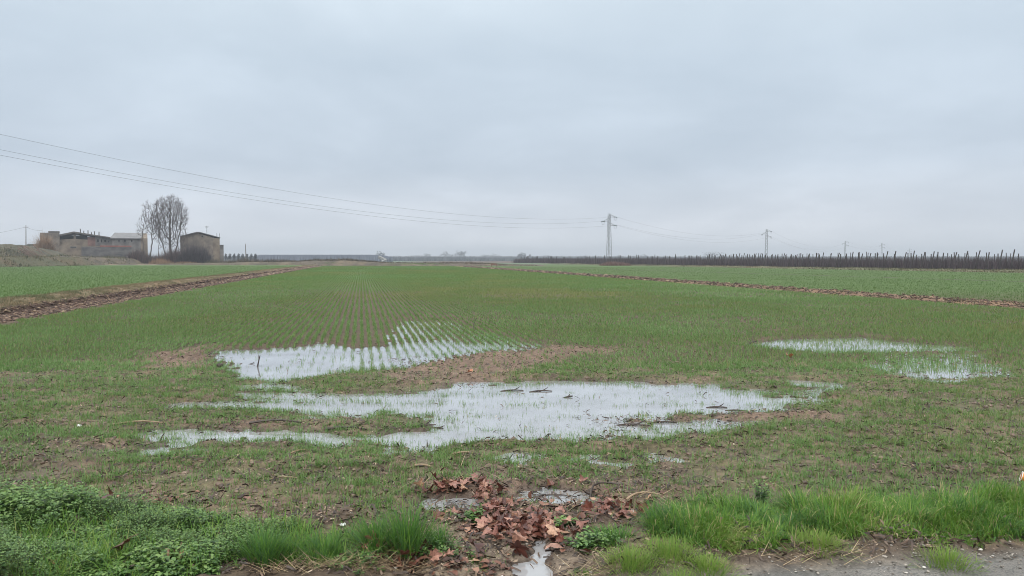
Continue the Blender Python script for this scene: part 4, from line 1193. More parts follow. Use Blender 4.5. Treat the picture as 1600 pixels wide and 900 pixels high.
for px, yt in ((127, 357.5), (132.3, 360.5), (139, 360), (144.3, 362), (149.3, 360.8), (156.3, 361.8)):
    v = MB(); zb = Z(np.interp(px, [117, 178], [365.5, 372]), d2); h = Z(yt, d2) - zb
    v.box((X(px, d2), d2 + 3, zb + h / 2 - .1), (.26, .26, h)); v.box((X(px, d2), d2 + 3, zb + h), (.36, .36, .1)); v.build('vent_pipe', M_ROOFB, rfo)
for a, b, c, e in ((152.5, 155.5, 374, 378), (158.5, 160.6, 374, 378.5), (164, 167, 374.6, 377.6), (169.5, 171, 376, 378.5)): opening(r, a, b, c, e, d2 - .08)
settle(r)
# 3 long house with grey pitched roof
FD = frame(205); d3 = FD + 9
r = empty('farm_house', (0, 0, 0), 'long pale farmhouse with a grey pitched roof behind the low wall', 'building')
m = MB(); wallbox(m, 176.2, 221, gz, Z(372.2, d3), d3, 9); m.build('wall', M_RENDER, r)
m = MB(); A = [(X(221.05, d3), d3, gz), (X(221.05, d3), d3, Z(372.3, d3)), (X(221.05, d3), d3 + 4.5, Z(363.6, d3)), (X(221.05, d3), d3 + 9, Z(372.3, d3)), (X(221.05, d3), d3 + 9, gz)]
m.extrude(A, (1.8, 0, 0)); m.build('gable_wing', M_OCHRE, r)
m = MB()
zE, zR = Z(372.2, d3), Z(363.2, d3)
m.add([(X(173, d3), d3 - .4, zE), (X(221.3, d3), d3 - .4, zE), (X(225, d3), d3 + 4.5, zR), (X(180, d3), d3 + 4.5, zR), (X(173, d3), d3 + 9.4, zE), (X(226, d3), d3 + 9.4, zE),
       (X(173, d3), d3 - .4, zE - .2), (X(221.3, d3), d3 - .4, zE - .2), (X(226, d3), d3 + 9.4, zE - .2), (X(173, d3), d3 + 9.4, zE - .2)],
      [(0, 1, 2, 3), (3, 2, 5, 4), (0, 3, 4), (1, 5, 2), (6, 7, 1, 0), (7, 8, 5, 1), (8, 9, 4, 5), (9, 6, 0, 4), (6, 9, 8, 7)])
m.build('roof', M_ROOF, r)
for a, b in ((186, 188), (194.5, 197.5), (206, 208)): opening(r, a, b, 375, 378, d3)
settle(r)
# 4 boundary walls in front
FD = frame(167); d4 = FD - 5
r = empty('yard_wall', (0, 0, 0), 'long low grey yard wall with red coping in front of the farm', 'wall')
m = MB(); wallbox(m, 128, 206, gz, Z(385.7, d4), d4, .4); m.build('wall', mat_noise('stained_wall', (.055, .055, .06), (.16, .15, .145), .45, .9, detail=7, stretch=(1, 1, 2.2)), r)
m = MB(); wallbox(m, 157, 206.2, Z(385.7, d4), Z(383.6, d4), d4 - .08, .56); m.build('coping', M_RED, r)
m = MB(); wallbox(m, 128, 156.9, Z(385.7, d4), Z(384.4, d4), d4 - .05, .5); m.build('coping', M_BRICKG, r)
settle(r); FD = frame(110); d4 = FD - 5
r = empty('yard_wall', (0, 0, 0), 'crumbling ochre yard wall with a dark hatch left of the grey one', 'wall')
m = MB(); m.extrude([(X(93, d4), d4 + .1, gz), (X(127.5, d4), d4 + .1, gz), (X(127.5, d4), d4 + .1, Z(383.5, d4)), (X(118, d4), d4 + .1, Z(383, d4)), (X(108, d4), d4 + .1, Z(382.4, d4)), (X(104, d4), d4 + .1, Z(384, d4)), (X(93, d4), d4 + .1, Z(382, d4))], (0, .5, 0)); m.build('wall', M_OCHRE, r)
opening(r, 111, 120, 385.5, 387, d4 + .1)
settle(r)
# 5 gabled barn on the right
FD = frame(312); d5 = FD - 4
r = empty('gabled_barn', (0, 0, 0), 'brown gabled block barn right of the bare trees with an aerial', 'building')
m = MB(); A = [(X(282.5, d5), d5, gz - 1), (X(333.5, d5), d5, gz - 1), (X(333.5, d5), d5, Z(371, d5)), (X(310, d5), d5, Z(363.9, d5)), (X(282.5, d5), d5, Z(370, d5))]
m.extrude(A, (0, 15, 0)); m.build('wall', M_BRICKG, r)
m = MB(); wallbox(m, 333.55, 344, gz - 1, Z(372, d5), d5 - .2, 12); m.build('side_wing', M_OCHRE, r)
m = MB(); m.extrude([(X(281.5, d5), d5 - .5, Z(370.2, d5)), (X(308, d5), d5 - .5, Z(363.5, d5)), (X(313, d5), d5 - .5, Z(363.3, d5)), (X(345, d5), d5 - .5, Z(371.6, d5)), (X(345, d5), d5 - .5, Z(370.7, d5)), (X(313, d5), d5 - .5, Z(362.5, d5)), (X(308, d5), d5 - .5, Z(362.5, d5)), (X(281.5, d5), d5 - .5, Z(369.4, d5))], (0, 16, 0))
rfo = m.build('roof', M_ROOF, r)
opening(r, 316, 318.2, 368, 370.5, d5)
m = MB(); wallbox(m, 344.2, 350, gz - 1, Z(383, d5), d5, 5); wallbox(m, 344.1, 350.4, Z(383, d5), Z(382.3, d5), d5 - .15, 5.3); m.build('lean_to', M_RENDER, r)
m = MB(); q = np.array([X(324.6, d5), d5 + 4, Z(367, d5)]); top = q + np.array([0, 0, Z(352, d5) - Z(367, d5)])
m.tube([q, top], .07, 5)
for zz, w in ((-.15, .55), (-.5, .4)): m.tube([top + np.array([-w, 0, zz]), top + np.array([w, 0, zz])], .03, 4)
for w in (-.5, -.25, .25, .5): m.tube([top + np.array([w, -.25, -.15]), top + np.array([w, .25, -.15])], .02, 4)
m.build('aerial', M_STEEL, rfo)
for px, yt in ((340, 363.5), (344.3, 364)):
    m = MB(); m.tube([(X(px, d5), d5 + 2, Z(371.5, d5)), (X(px, d5), d5 + 2, Z(yt, d5))], .05, 5); m.build('vent_pipe', M_ROOFB, rfo)
settle(r)
# 6 low shed with pale wall behind the earth heap
FD = frame(50); d6 = FD - 2
r = empty('low_shed', (0, 0, 0), 'low shed with a pale wall and greenish roof below the slender pole', 'building')
m = MB(); wallbox(m, 40, 60, gz, Z(384, d6), d6, 5); m.build('wall', mat_noise('white_wall', (.55, .56, .55), (.68, .68, .66), 1, .8), r)
m = MB(); m.extrude([(X(37, d6), d6 - .3, Z(384.6, d6)), (X(63, d6), d6 - .3, Z(383.9, d6)), (X(61, d6), d6 - .3, Z(381.3, d6)), (X(46, d6), d6 - .3, Z(381.2, d6)), (X(40, d6), d6 - .3, Z(383, d6))], (0, 6, 0)); m.build('roof', mat_noise('greenish_roof', (.09, .105, .09), (.13, .14, .12), 1, .8), r)

settle(r); A0 = 0.0; FD = 212.0
# earth heap with dumped branches at the far left
def earth_heap():
    d = 178.0
    nx, ny = 90, 50; xs = np.linspace(X(-60, d), X(78, d), nx); ysg = np.linspace(d - 7, d + 18, ny)
    Xg, Yg = np.meshgrid(xs, ysg); px = Xg / d * F + 800
    top = np.interp(px, [-60, 0, 20, 45, 60, 78], [383, 382, 385, 389, 396, 404]); zt = CAMZ + (405 - top) / F * d
    prof = np.sin(np.clip((Yg - (d - 7)) / 25, 0, 1) * np.pi) ** .6
    z = 1.0 + (zt - 1.0) * prof * (1 + .16 * (fbm(Xg * .5, Yg * .5, 131, 4) - .5)) + (fbm(Xg * 1.7, Yg * 1.7, 132, 3) - .5) * .5 * prof
    i = np.arange(nx * ny).reshape(ny, nx); q = np.stack([i[:-1, :-1], i[:-1, 1:], i[1:, 1:], i[1:, :-1]], -1).reshape(-1, 4)
    me = np_mesh('earth_heap', np.stack([Xg.ravel(), Yg.ravel(), z.ravel()], 1), quads=q, smooth=True)
    o = link_mesh('earth_heap', me, mat_noise('heap_earth', (.03, .032, .022), (.075, .07, .045), .45, .95, bump=.6, c3=(.095, .07, .048)))
    tag(o, 'dark earth heap rising at the far left edge beside the farm', 'earth heap')
    mb = MB()
    for k in range(26):
        px = random.uniform(30, 66); a = at(px, random.uniform(390, 404), d - 7 + random.uniform(0, 2)); L = random.uniform(2, 5)
        dr = np.array([random.uniform(.5, 1), random.uniform(-.3, .3), -random.uniform(.3, .8)]); dr /= np.linalg.norm(dr)
        c = a; mb.tube([c - dr * L / 2 + np.array([0, 0, .4]), c + np.array([0, 0, .5]), c + dr * L / 2 + np.array([0, 0, .3])], [.08, .06, .03], 5)
    tag(mb.build('branch_pile', mat_noise('cut_branches', (.09, .065, .055), (.2, .13, .10), 1, .85)), 'pile of cut branches slumped at the right foot of the earth heap', 'branch pile')
earth_heap()

# ------------------------------------------------------------------ bare trees and brush
M_BARK = mat_noise('grey_bark', (.06, .052, .047), (.11, .095, .085), 2, .9)
M_TWIG = mat_noise('twigs', (.06, .048, .045), (.10, .082, .078), 2, .9)
def bare_tree(loc, H, label, seed, stems=2, spread=.35, rad=.22, levels=4, bark=None, twig=None, dens=1.0, name='bare_tree', cat='tree', group=None, upright=.5, thick=1.0, splits=3, splay=.12):
    r = random.Random(seed)
    root = empty(name, loc, label, cat, group)
    tr, cr = MB(), MB()
    def grow(p, d, L, rd, lev):
        pts = [p]; n = 4; dd = np.array(d)
        for i in range(n):
            dd = dd + np.array([r.gauss(0, .09), r.gauss(0, .09), r.gauss(.05 * upright, .05)]); dd = dd / np.linalg.norm(dd)
            pts.append(pts[-1] + dd * L / n)
        mb = tr if lev == 0 else cr
        rads = [max(rd * (1 - .45 * i / n), .012 * thick) for i in range(n + 1)]
        mb.tube(pts, rads, 6 if lev == 0 else (4 if lev < 3 else 3))
        if lev >= levels: return
        k = int(round((splits + lev * .6) * dens))
        for j in range(k):
            t = r.uniform(.3, 1) if j else 1.0
            q = pts[0] + (pts[-1] - pts[0]) * 0; idx = t * n; a = int(min(idx, n - 1)); q = pts[a] + (pts[a + 1] - pts[a]) * (idx - a)
            az = r.uniform(0, 6.28); sp = r.uniform(.5, 1.1) * spread * (1 if j else .5)
            u = np.cross(dd, [0, 0, 1.0]); u = u / (np.linalg.norm(u) + 1e-6) if np.linalg.norm(u) > 1e-3 else np.array([1., 0, 0]); w = np.cross(dd, u)
            nd = dd + (u * math.cos(az) + w * math.sin(az)) * sp * 1.5; nd[2] += .25 * upright; nd = nd / np.linalg.norm(nd)
            grow(q, nd, L * r.uniform(.5, .8) * (1.0 if j else .95), rd * (.6 if j else .68) * (1 - .3 * t * 0), lev + 1)
    for s in range(stems):
        a = s * 2.4 + r.random(); d = np.array([math.cos(a) * splay * (stems > 1), math.sin(a) * splay * (stems > 1), 1.0]); d /= np.linalg.norm(d)
        grow(np.array([math.cos(a) * .7 * (stems > 1), math.sin(a) * .5 * (stems > 1), -.3]), d, H * r.uniform(.40, .46), rad, 0)
    tr.build('trunk', bark or M_BARK, root); cr.build('crown', twig or M_TWIG, root)
    # fit the tree to its height
    top = max(v[2] for v in cr.v); k = H / top
    root.scale = (k, k, k)
    return root
TD = 205
def gloc(px, d): 
    x = X(px, d); return (x, d, float(height(np.array([x]), np.array([d + 0.]))[0]))
def full_tree(px, d, crown, stems, label, seed, tip=.022, ex=2.3, npts=800, up=.12, step=.42, kill=.75, group=None):
    """bare crown grown towards points spread through its volume (space colonisation); sizes in metres about the base.
    crown: list of (dx, z, rx, rz) ellipsoids; stems: list of (dx, dy, topx, topz)"""
    r = np.random.default_rng(seed); loc = gloc(px, d)
    root = empty('bare_tree', loc, label, 'tree', group)
    A = []
    vol = np.array([c[2] * c[2] * c[3] for c in crown]); vol = vol / vol.sum()
    for (cx, cz, rx, rz), v in zip(crown, vol):
        n = int(npts * v); q = r.normal(size=(n, 3)); q /= np.linalg.norm(q, axis=1)[:, None]; q *= (r.random(n) ** .38)[:, None]
        A.append(q * np.array([rx, rx * .85, rz]) + np.array([cx, 0, cz]))
    A = np.concatenate(A); A = A[A[:, 2] > 1]
    nodes = []; par = []; dirs = []
    for (bx, by, tx, tz) in stems:
        m = max(int(tz / step), 2); prev = -1
        for k in range(m + 1):
            t = k / m; nodes.append((bx + (tx - bx) * t + .12 * math.sin(t * 5 + bx * 3), by + .1 * math.sin(t * 4 + seed), -.3 + (tz + .3) * t)); par.append(prev); dirs.append((0, 0, 1.)); prev = len(nodes) - 1
    for it in range(90):
        N = np.array(nodes); D = np.linalg.norm(A[:, None] - N[None], axis=2); near = D.argmin(1); dm = D[np.arange(len(A)), near]
        A = A[dm > kill]; near = near[dm > kill]
        if not len(A): break
        seen = {}
        for a, k in zip(A, near): seen.setdefault(int(k), []).append((a - N[k]) / np.linalg.norm(a - N[k]))
        grew = 0
        for k, vs in seen.items():
            v = np.mean(vs, 0) + np.array([0, 0, up]) + r.normal(0, .2, 3) + .3 * np.array(dirs[k]); v /= np.linalg.norm(v) + 1e-9
            p = N[k] + v * step
            if np.min(np.linalg.norm(N - p, axis=1)) < step * .45: continue
            nodes.append(tuple(p)); par.append(k); dirs.append(tuple(v)); grew += 1
        if not grew: break
    n = len(nodes); kids = [[] for _ in range(n)]
    for i, p in enumerate(par):
        if p >= 0: kids[p].append(i)
    R_ = np.zeros(n)
    for i in range(n - 1, -1, -1):
        R_[i] = tip if not kids[i] else sum(R_[k] ** ex for k in kids[i]) ** (1 / ex)
    tr, cr = MB(), MB(); lim = R_.max() * .42
    # follow the thickest child so that every chain is one smooth tube
    starts = [(i, None) for i in range(n) if par[i] < 0]
    while starts:
        i, pr = starts.pop(); P_ = [] if pr is None else [nodes[pr]]; rr = [] if pr is None else [min(R_[i] * 1.05, R_[pr])]
        isT = R_[i] > lim
        while True:
            P_.append(nodes[i]); rr.append(R_[i])
            if not kids[i]: break
            ks = sorted(kids[i], key=lambda q: -R_[q])
            for q in ks[1:]: starts.append((q, i))
            if isT and R_[ks[0]] <= lim: starts.append((ks[0], i)); break
            i = ks[0]
        if len(P_) > 1: (tr if isT else cr).tube(P_, rr, 6 if isT else 4)
    # fine twigs at the ends
    for i in range(n):
        if R_[i] < tip * 2.2 and nodes[i][2] > 2:
            for q in range(4):
                v = np.array(dirs[i]) + r.normal(0, .55, 3) + np.array([0, 0, .35]); v /= np.linalg.norm(v); L = r.uniform(.35, 1.2)
                p = np.array(nodes[i]); cr.tube([p, p + v * L * .5, p + v * L + np.array([0, 0, .06])], [tip * .8, tip * .6, tip * .3], 3)
    tr.build('trunk', M_BARK, root); cr.build('crown', M_TWIG, root)
    return root
# 1 px of the photograph is about .18 m at this distance
full_tree(266, TD, [(0, 13.8, 4.9, 5.0), (-2.9, 11.8, 2.5, 4.0), (3.2, 12.6, 2.2, 3.6), (0, 8.6, 2.8, 4.6), (-1.5, 16.4, 2.0, 1.6), (1.6, 17.2, 2.0, 1.9)], [(-.9, 0, -1.4, 3.2), (.1, .3, .1, 4), (1.1, -.2, 1.4, 3.4)], 'tallest bare tree, full crowned with several stems, left of the gabled barn', 3, npts=2300, tip=.027, kill=.55)
full_tree(233, TD - 3, [(-.2, 12.5, 1.7, 4.8), (2.0, 10.2, 1.7, 4.0), (-2.0, 9.5, 1.1, 3.4)], [(-.3, 0, -1.0, 3.5), (.4, .2, .6, 3.8)], 'slender bare tree just left of the tallest one', 8, npts=800, tip=.024, kill=.55)
full_tree(248, TD + 4, [(0, 9.2, 1.7, 3.6), (.8, 6.4, 1.4, 2.6)], [(0, 0, .2, 3.6)], 'smaller bare tree between the slender and the tallest ones', 14, npts=260, tip=.018, kill=.65)
full_tree(282, TD - 2, [(0.4, 7.0, 1.9, 3.6), (1.5, 5.2, 1.3, 2.2)], [(0, 0, .3, 1.8)], 'small bare tree at the right foot of the tallest one', 21, npts=260, tip=.018, kill=.65)

def thicket(name, x0, x1, y_top, d, n, H, stops, label, cat, width=3.0, L=None, kind='thing', lean=.35, wd=.07):
    """a bush: many thin curved twigs from a strip of ground"""
    bt = Batch(); px = rng.uniform(x0, x1, n); yy = d + rng.uniform(-width, width, n)
    x = (px - 800) / F * d; z = height(x, yy)
    u = (px - x0) / (x1 - x0); prof = np.sin(np.pi * np.clip(u * .94 + .03, 0, 1)) ** .45 * (.75 + .5 * fbm(px * .12, yy * .3, 141, 3))
    for k in range(2):
        bt.add(*blades(np.stack([x, yy, z], 1), H * prof * rng.uniform(.2, 1.1, n) ** 1.3, rng.uniform(.5, 1.3, n) * wd, rng.uniform(0, 6.28, n), rng.uniform(0, lean, n), rng.uniform(-.1, .5, n), 3, rng.random(n)))
    o = bt.build(name, mat_attr_ramp(name + '_twigs', stops, rough=.85)); return tag(o, label, cat, kind=None if kind == 'thing' else 'stuff')
PURP = [(0, (.035, .024, .025)), (.6, (.085, .050, .045)), (1, (.15, .09, .075))]
REED = [(0, (.16, .09, .05)), (.6, (.27, .17, .10)), (1, (.36, .25, .16))]
DKGR = [(0, (.035, .035, .02)), (.6, (.07, .06, .035)), (1, (.12, .10, .06))]
thicket('bramble_thicket', 205, 262, 380, 203, 2200, 3.6, PURP, 'purplish bare bramble thicket under the slender bare trees', 'shrub')
thicket('bramble_thicket', 248, 300, 384, 202, 3000, 5.0, PURP, 'purplish bramble thicket under the tallest bare tree', 'shrub')
thicket('bush', 284, 326, 376, 200, 3600, 6.3, [(0, (.028, .022, .026)), (.7, (.06, .045, .05)), (1, (.09, .07, .07))], 'dense dark rounded bush in front of the gabled barn', 'shrub', lean=.5)
thicket('reed_clump', 236, 268, 396, 196, 1500, 2.1, REED, 'orange tan dry reeds in front of the brambles', 'reeds', 2)
thicket('reed_clump', 268, 318, 402, 196, 1200, 1.2, REED, 'low tan dry weeds at the foot of the dark bush', 'reeds', 2)
thicket('bush', 320, 352, 396, 200, 1100, 1.8, DKGR, 'low dark scrub in front of the lean-to', 'shrub')
thicket('tall_reeds', 58, 82, 352, 206, 1200, 7.6, REED, 'tall orange brown dry canes in front of the farm tower', 'reeds', 1.5, lean=.25, wd=.09)
thicket('shrub', 128, 205, 398, 204, 900, 1.1, DKGR, 'low dark weeds along the foot of the grey yard wall', 'shrub', 1)
thicket('hedge', 345, 470, 400, 188, 3800, 1.35, [(0, (.035, .03, .022)), (.6, (.075, .06, .042)), (1, (.15, .115, .08))], 'low dark brown hedge running right from the gabled barn', 'hedge', 4)
thicket('hedge', 465, 592, 404, 182, 2600, .75, [(0, (.035, .03, .022)), (.6, (.07, .06, .042)), (1, (.15, .115, .08))], 'low brown scrub bank closing the field beyond the left bank', 'hedge', 5)
thicket('hedge', 588, 790, 408, 178, 2600, .5, [(0, (.05, .04, .03)), (.6, (.10, .08, .055)), (1, (.17, .13, .09))], 'low line of brown weeds at the far end of the field', 'hedge', 4)
thicket('shrub', 937, 984, 410, 176, 1700, 1.15, [(0, (.09, .05, .045)), (.6, (.16, .09, .075)), (1, (.24, .15, .12))], 'reddish brambles round the foot of the large pylon', 'shrub', 2)
thicket('shrub', 357, 362, 395, 190, 60, 1.4, DKGR, 'small bushes right of the lean-to', 'shrub', 1)
thicket('shrub', 372, 391, 398, 192, 260, 2.3, DKGR, 'bushy scrub round the short leaning pole', 'shrub', 1)

OLIV = [(0, (.035, .035, .02)), (.5, (.085, .085, .04)), (.8, (.14, .12, .065)), (1, (.21, .17, .10))]
def slope_weeds():
    n = 26000; u = rng.random(n); px = rng.uniform(-60, 250, n); d = rng.uniform(112, 205, n); x = (px - 800) / F * d
    fs = farm_s(x, d); k = (fs > -1) & (fs < 14) & (fbm(x * .5, d * .5, 171, 3) > .44); x, d = x[k], d[k]; n = len(x)
    bt = Batch()
    bt.add(*blades(np.stack([x, d, height(x, d)], 1), rng.uniform(.15, .75, n) * sstep(.4, .65, fbm(x * .4, d * .4, 172, 3)) + .08, rng.uniform(.05, .16, n), rng.uniform(0, 6.28, n), rng.uniform(0, .7, n), rng.uniform(0, .4, n), 2, rng.random(n)))
    # heap weeds
    n = 5000; px = rng.uniform(-60, 62, n); d = rng.uniform(172, 186, n); x = (px - 800) / F * d
    top = np.interp(px, [-60, 0, 20, 45, 60, 78], [383, 382, 385, 389, 396, 404]); prof = np.sin(np.clip((d - 171) / 25, 0, 1) * np.pi) ** .6
    z = 1.0 + (CAMZ + (405 - top) / F * 178 - 1.0) * prof - .15
    bt.add(*blades(np.stack([x, d, z], 1), rng.uniform(.15, .7, n), rng.uniform(.04, .14, n), rng.uniform(0, 6.28, n), rng.uniform(0, .7, n), rng.uniform(0, .4, n), 2, rng.random(n)))
    tag(bt.build('slope_weeds', mat_attr_ramp('slope_weeds', OLIV, rough=.85)), 'dull olive and brown weeds covering the farm slope and the earth heap', 'weeds', kind='stuff')
slope_weeds()

# weathered rusty trough at the far end of the field
def trough():
    p = at(771.5, 417, 150); root = empty('field_trough', (p[0], p[1], float(height(np.array([p[0]]), np.array([p[1]]))[0])), 'small rusty box shaped frame at the far end of the wheat field', 'trough')
    m = MB(); m.box((0, 0, .55), (1.2, .5, .25)); m.build('tank', mat_noise('rust', (.10, .035, .028), (.17, .07, .05), 4, .8), root)
    for s in (-1, 1):
        m = MB(); m.box((s * .5, 0, .21), (.1, .45, .43)); m.build('leg', mat_noise('rust_leg', (.09, .035, .03), (.15, .06, .05), 4, .8), root)
trough()

# ------------------------------------------------------------------ trellised orchard on the right
OA = np.array([66., 88.]); OD = np.array([-67., 202.]); OD /= np.linalg.norm(OD); ON = np.array([OD[1], -OD[0]])
def build_orchard():
    bt = Batch(); rows = np.arange(-24, 208, 1.7)
    for i, t in enumerate(rows):
        b = OA + OD * t; near = t < 60
        ntw = 52 if near else 40
        for off in np.arange(.2, 11, 1.15):
            c = b + ON * off; n = int(ntw * (1 if off < 6 else .6))
            x = c[0] + rng.normal(0, .28, n) + ON[0] * rng.uniform(-.55, .55, n); y = c[1] + rng.normal(0, .28, n) + ON[1] * rng.uniform(-.55, .55, n)
            bt.add(*blades(np.stack([x, y, np.full(n, .05)], 1), rng.uniform(1.3, 2.15, n), rng.uniform(.03, .07, n) * (1 + t * .004), rng.uniform(0, 6.28, n), rng.uniform(0, .22, n), rng.uniform(-.1, .25, n), 2, rng.random(n)))
    m = mat_attr_ramp('orchard_twigs', [(0, (.028, .021, .025)), (.6, (.055, .040, .046)), (1, (.10, .075, .078))], rough=.85)
    tag(bt.build('orchard_trees', m), 'dense purplish rows of bare trellised fruit trees on the right', 'orchard', kind='stuff')
    post = MB(); post.tube([(0, 0, -.3), (0, 0, 1)], [.055, .05], 7); pm = post.mesh('orchard_post'); pm.materials.append(mat_noise('dark_post', (.028, .024, .024), (.055, .047, .043), 6, .85))
    cnt = 0
    for i, t in enumerate(rows):
        b = OA + OD * t
        # the leaning end post
        if t < 75:
            o = bpy.data.objects.new('orchard_post', pm); COL.objects.link(o); q = b - ON * .5
            o.location = (q[0], q[1], .05); h = random.uniform(2.45, 2.85); o.scale = (1.45, 1.45, h)
            o.rotation_euler = (0, R(random.uniform(8, 16)), random.uniform(-.2, .2))
            tag(o, 'leaning dark end post of an orchard row on the right', 'post', 'leaning end posts of the orchard')
        for off in ((1.2, 8.0) if t < 100 else (random.uniform(.2, 3),)):
            if random.random() < .12: continue
            q = b + ON * (off + random.uniform(-.6, .6)); 
            o = bpy.data.objects.new('orchard_post', pm); COL.objects.link(o)
            o.location = (q[0], q[1], .05); w = random.uniform(.9, 1.5) * (1 + max(t, 0) * .004); o.scale = (w, w, random.uniform(2.25, 2.75))
            o.rotation_euler = (R(random.gauss(0, 1.5)), R(random.gauss(0, 1.5)), 0)
            tag(o, 'thin dark post sticking up above the bare orchard trees', 'post', 'posts rising above the orchard trees')
build_orchard()

# ------------------------------------------------------------------ distance
def build_far():
    # netted orchard far on the left
    bt = Batch(); d0, d1 = 420., 470.
    n = 24000; px = rng.uniform(398, 592, n); yy = rng.uniform(d0, d1, n); x = (px - 800) / F * d0
    hh = 4.4 * (1 - .25 * sstep(575, 592, px))
    bt.add(*blades(np.stack([x, yy, np.zeros(n)], 1), hh * rng.uniform(.85, 1.0, n), rng.uniform(.25, .7, n), rng.normal(math.pi / 2, .3, n), rng.uniform(0, .05, n), np.zeros(n), 2, rng.random(n)))
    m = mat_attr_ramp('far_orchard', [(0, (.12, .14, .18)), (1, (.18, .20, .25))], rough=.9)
    tag(bt.build('far_orchard', m), 'bluish flat topped orchard block in the haze right of the farm', 'orchard', kind='stuff')
    # row of small trees at its left end, copied
    def small(loc, H, W, label, group=None, nm='tree'):
        root = empty(nm, loc, label, 'tree', group)
        tm = MB(); tm.tube([(0, 0, -.3), (0, 0, H * .55)], [H * .03, H * .015], 5); tm.build('trunk', M_BARK, root)
        n = 420; u = rng.normal(0, 1, (n, 3)); u /= np.linalg.norm(u, axis=1)[:, None]; rr = rng.random(n) ** .4
        lob = 1 + .45 * np.sin(u[:, 0] * 4 + H) * np.cos(u[:, 2] * 3 + W)
        C = u * (rr * lob)[:, None] * np.array([W * .5, W * .5, H * .36]) + np.array([0, 0, H * .62])
        b = Batch(); leaf_cards(b, C, rng.uniform(.05, .11, n) * H, rng.uniform(0, 6.28, n), rng.normal(0, .7, n), rng.random(n))
        b.build('crown', M_FAR, root); return root
    global M_FAR
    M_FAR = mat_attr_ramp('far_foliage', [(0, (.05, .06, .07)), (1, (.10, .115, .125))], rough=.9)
    for k, px in enumerate(np.arange(353, 402, 6.6)):
        small(((px - 800) / F * 330, 330, .1), 4.0, 1.7, 'small dark tree in the evenly spaced row beyond the farm', 'small trees in a row beyond the farm')
    far = [(595, 392.5, 430, 6, 'dark rounded tree at the right end of the hazy orchard block'),
           (625, 399, 620, 7, 'low hazy bush left of the wide far clump'), (652, 397.5, 620, 12, 'wide low hazy clump at left centre of the horizon'),
           (668, 395.5, 640, 9, 'hazy rounded tree just left of the tallest horizon tree'), (696, 393, 700, 10, 'very faint tall poplar clump on the horizon'),
           (709, 396, 600, 12, 'broad hazy bush left of the pale tree'), (721, 391, 560, 8, 'lone rounded tree on a stem in the haze at centre'),
           (757.5, 397.5, 560, 5, 'small round tree right of the lone one'), (772, 396.5, 560, 9, 'triangular hazy tree left of the orchard end'),
           (781, 400, 560, 7, 'low shoulder bush of the triangular tree'), (811.5, 395.5, 500, 3.5, 'thin pale tree above the left orchard end, left of two'),
           (817, 394.5, 500, 5, 'pale upright tree above the left orchard end'), (828, 397, 500, 3, 'thin pale tree right of the upright one'),
           (1005, 397, 560, 10, 'faint rounded tree rising behind the orchard'), (1113, 392.5, 620, 16, 'broad faint tree behind the orchard left of the slim pylon'),
           (855, 398, 560, 7, 'faint bush behind the left orchard posts'), (640, 400, 620, 8, 'low faint bush beside the wide clump')]
    for (px, yt, d, w, lab) in far:
        d *= 1.7; w *= 1.7
        H = CAMZ + (405 - yt) / F * d
        small(((px - 800) / F * d, d, 0), H, w, lab, 'trees on the hazy horizon')
    # distant hedgerow band
    bt = Batch(); n = 26000; d = rng.uniform(560, 760, n); px = rng.uniform(590, 1700, n); x = (px - 800) / F * d
    hh = (2.6 + 1.8 * fbm(px * .05, d * 0, 151, 4))
    bt.add(*blades(np.stack([x, d, np.zeros(n)], 1), hh * rng.uniform(.6, 1.0, n), rng.uniform(.6, 1.4, n), rng.normal(math.pi / 2, .4, n), rng.uniform(0, .15, n), rng.uniform(0, .2, n), 2, rng.random(n)))
    d = rng.uniform(800, 1000, n); px = rng.uniform(-100, 1700, n); x = (px - 800) / F * d
    bt.add(*blades(np.stack([x, d, np.zeros(n)], 1), rng.uniform(3, 6, n), rng.uniform(.8, 2.0, n), rng.normal(math.pi / 2, .4, n), rng.uniform(0, .15, n), rng.uniform(0, .2, n), 2, rng.random(n)))
    tag(bt.build('far_treeline', M_FAR), 'low blue grey tree line along the hazy horizon', 'tree line', kind='stuff')
build_far()
# pale track ramp by the far orchard
mb = MB(); a, b, c = at(592, 399.5, 415), at(603, 405, 400), at(596, 408, 390)
for u_, v_ in ((a, b), (b, c)):
    w = np.array([.6, 0, 0]); mb.add([u_ - w + [0, 0, -1.5], u_ + w + [0, 0, -1.5], v_ + w + [0, 0, -1.5], v_ - w + [0, 0, -1.5], u_ - w, u_ + w, v_ + w, v_ - w], [(4, 5, 6, 7), (0, 1, 5, 4), (1, 2, 6, 5), (2, 3, 7, 6), (3, 0, 4, 7)])
tag(mb.build('track', mat_noise('pale_track', (.17, .165, .16), (.22, .215, .205), .2, .9)), kind='structure')

# ------------------------------------------------------------------ haze
def build_haze():
    mb = MB(); mb.box((0, 1500, 19), (6400, 3400, 48))
    o = mb.build('haze', None)
    m, nt, out = new_mat('haze'); v = nt.nodes.new('ShaderNodeVolumePrincipled')
    v.inputs['Density'].default_value = HAZE; v.inputs['Color'].default_value = (.66, .71, .78, 1)
    nt.links.new(v.outputs[0], out.inputs['Volume']); o.data.materials.append(m)
    tag(o, 'thin pale haze lying over the fields', 'haze', kind='stuff')
HAZE = .00060
build_haze()

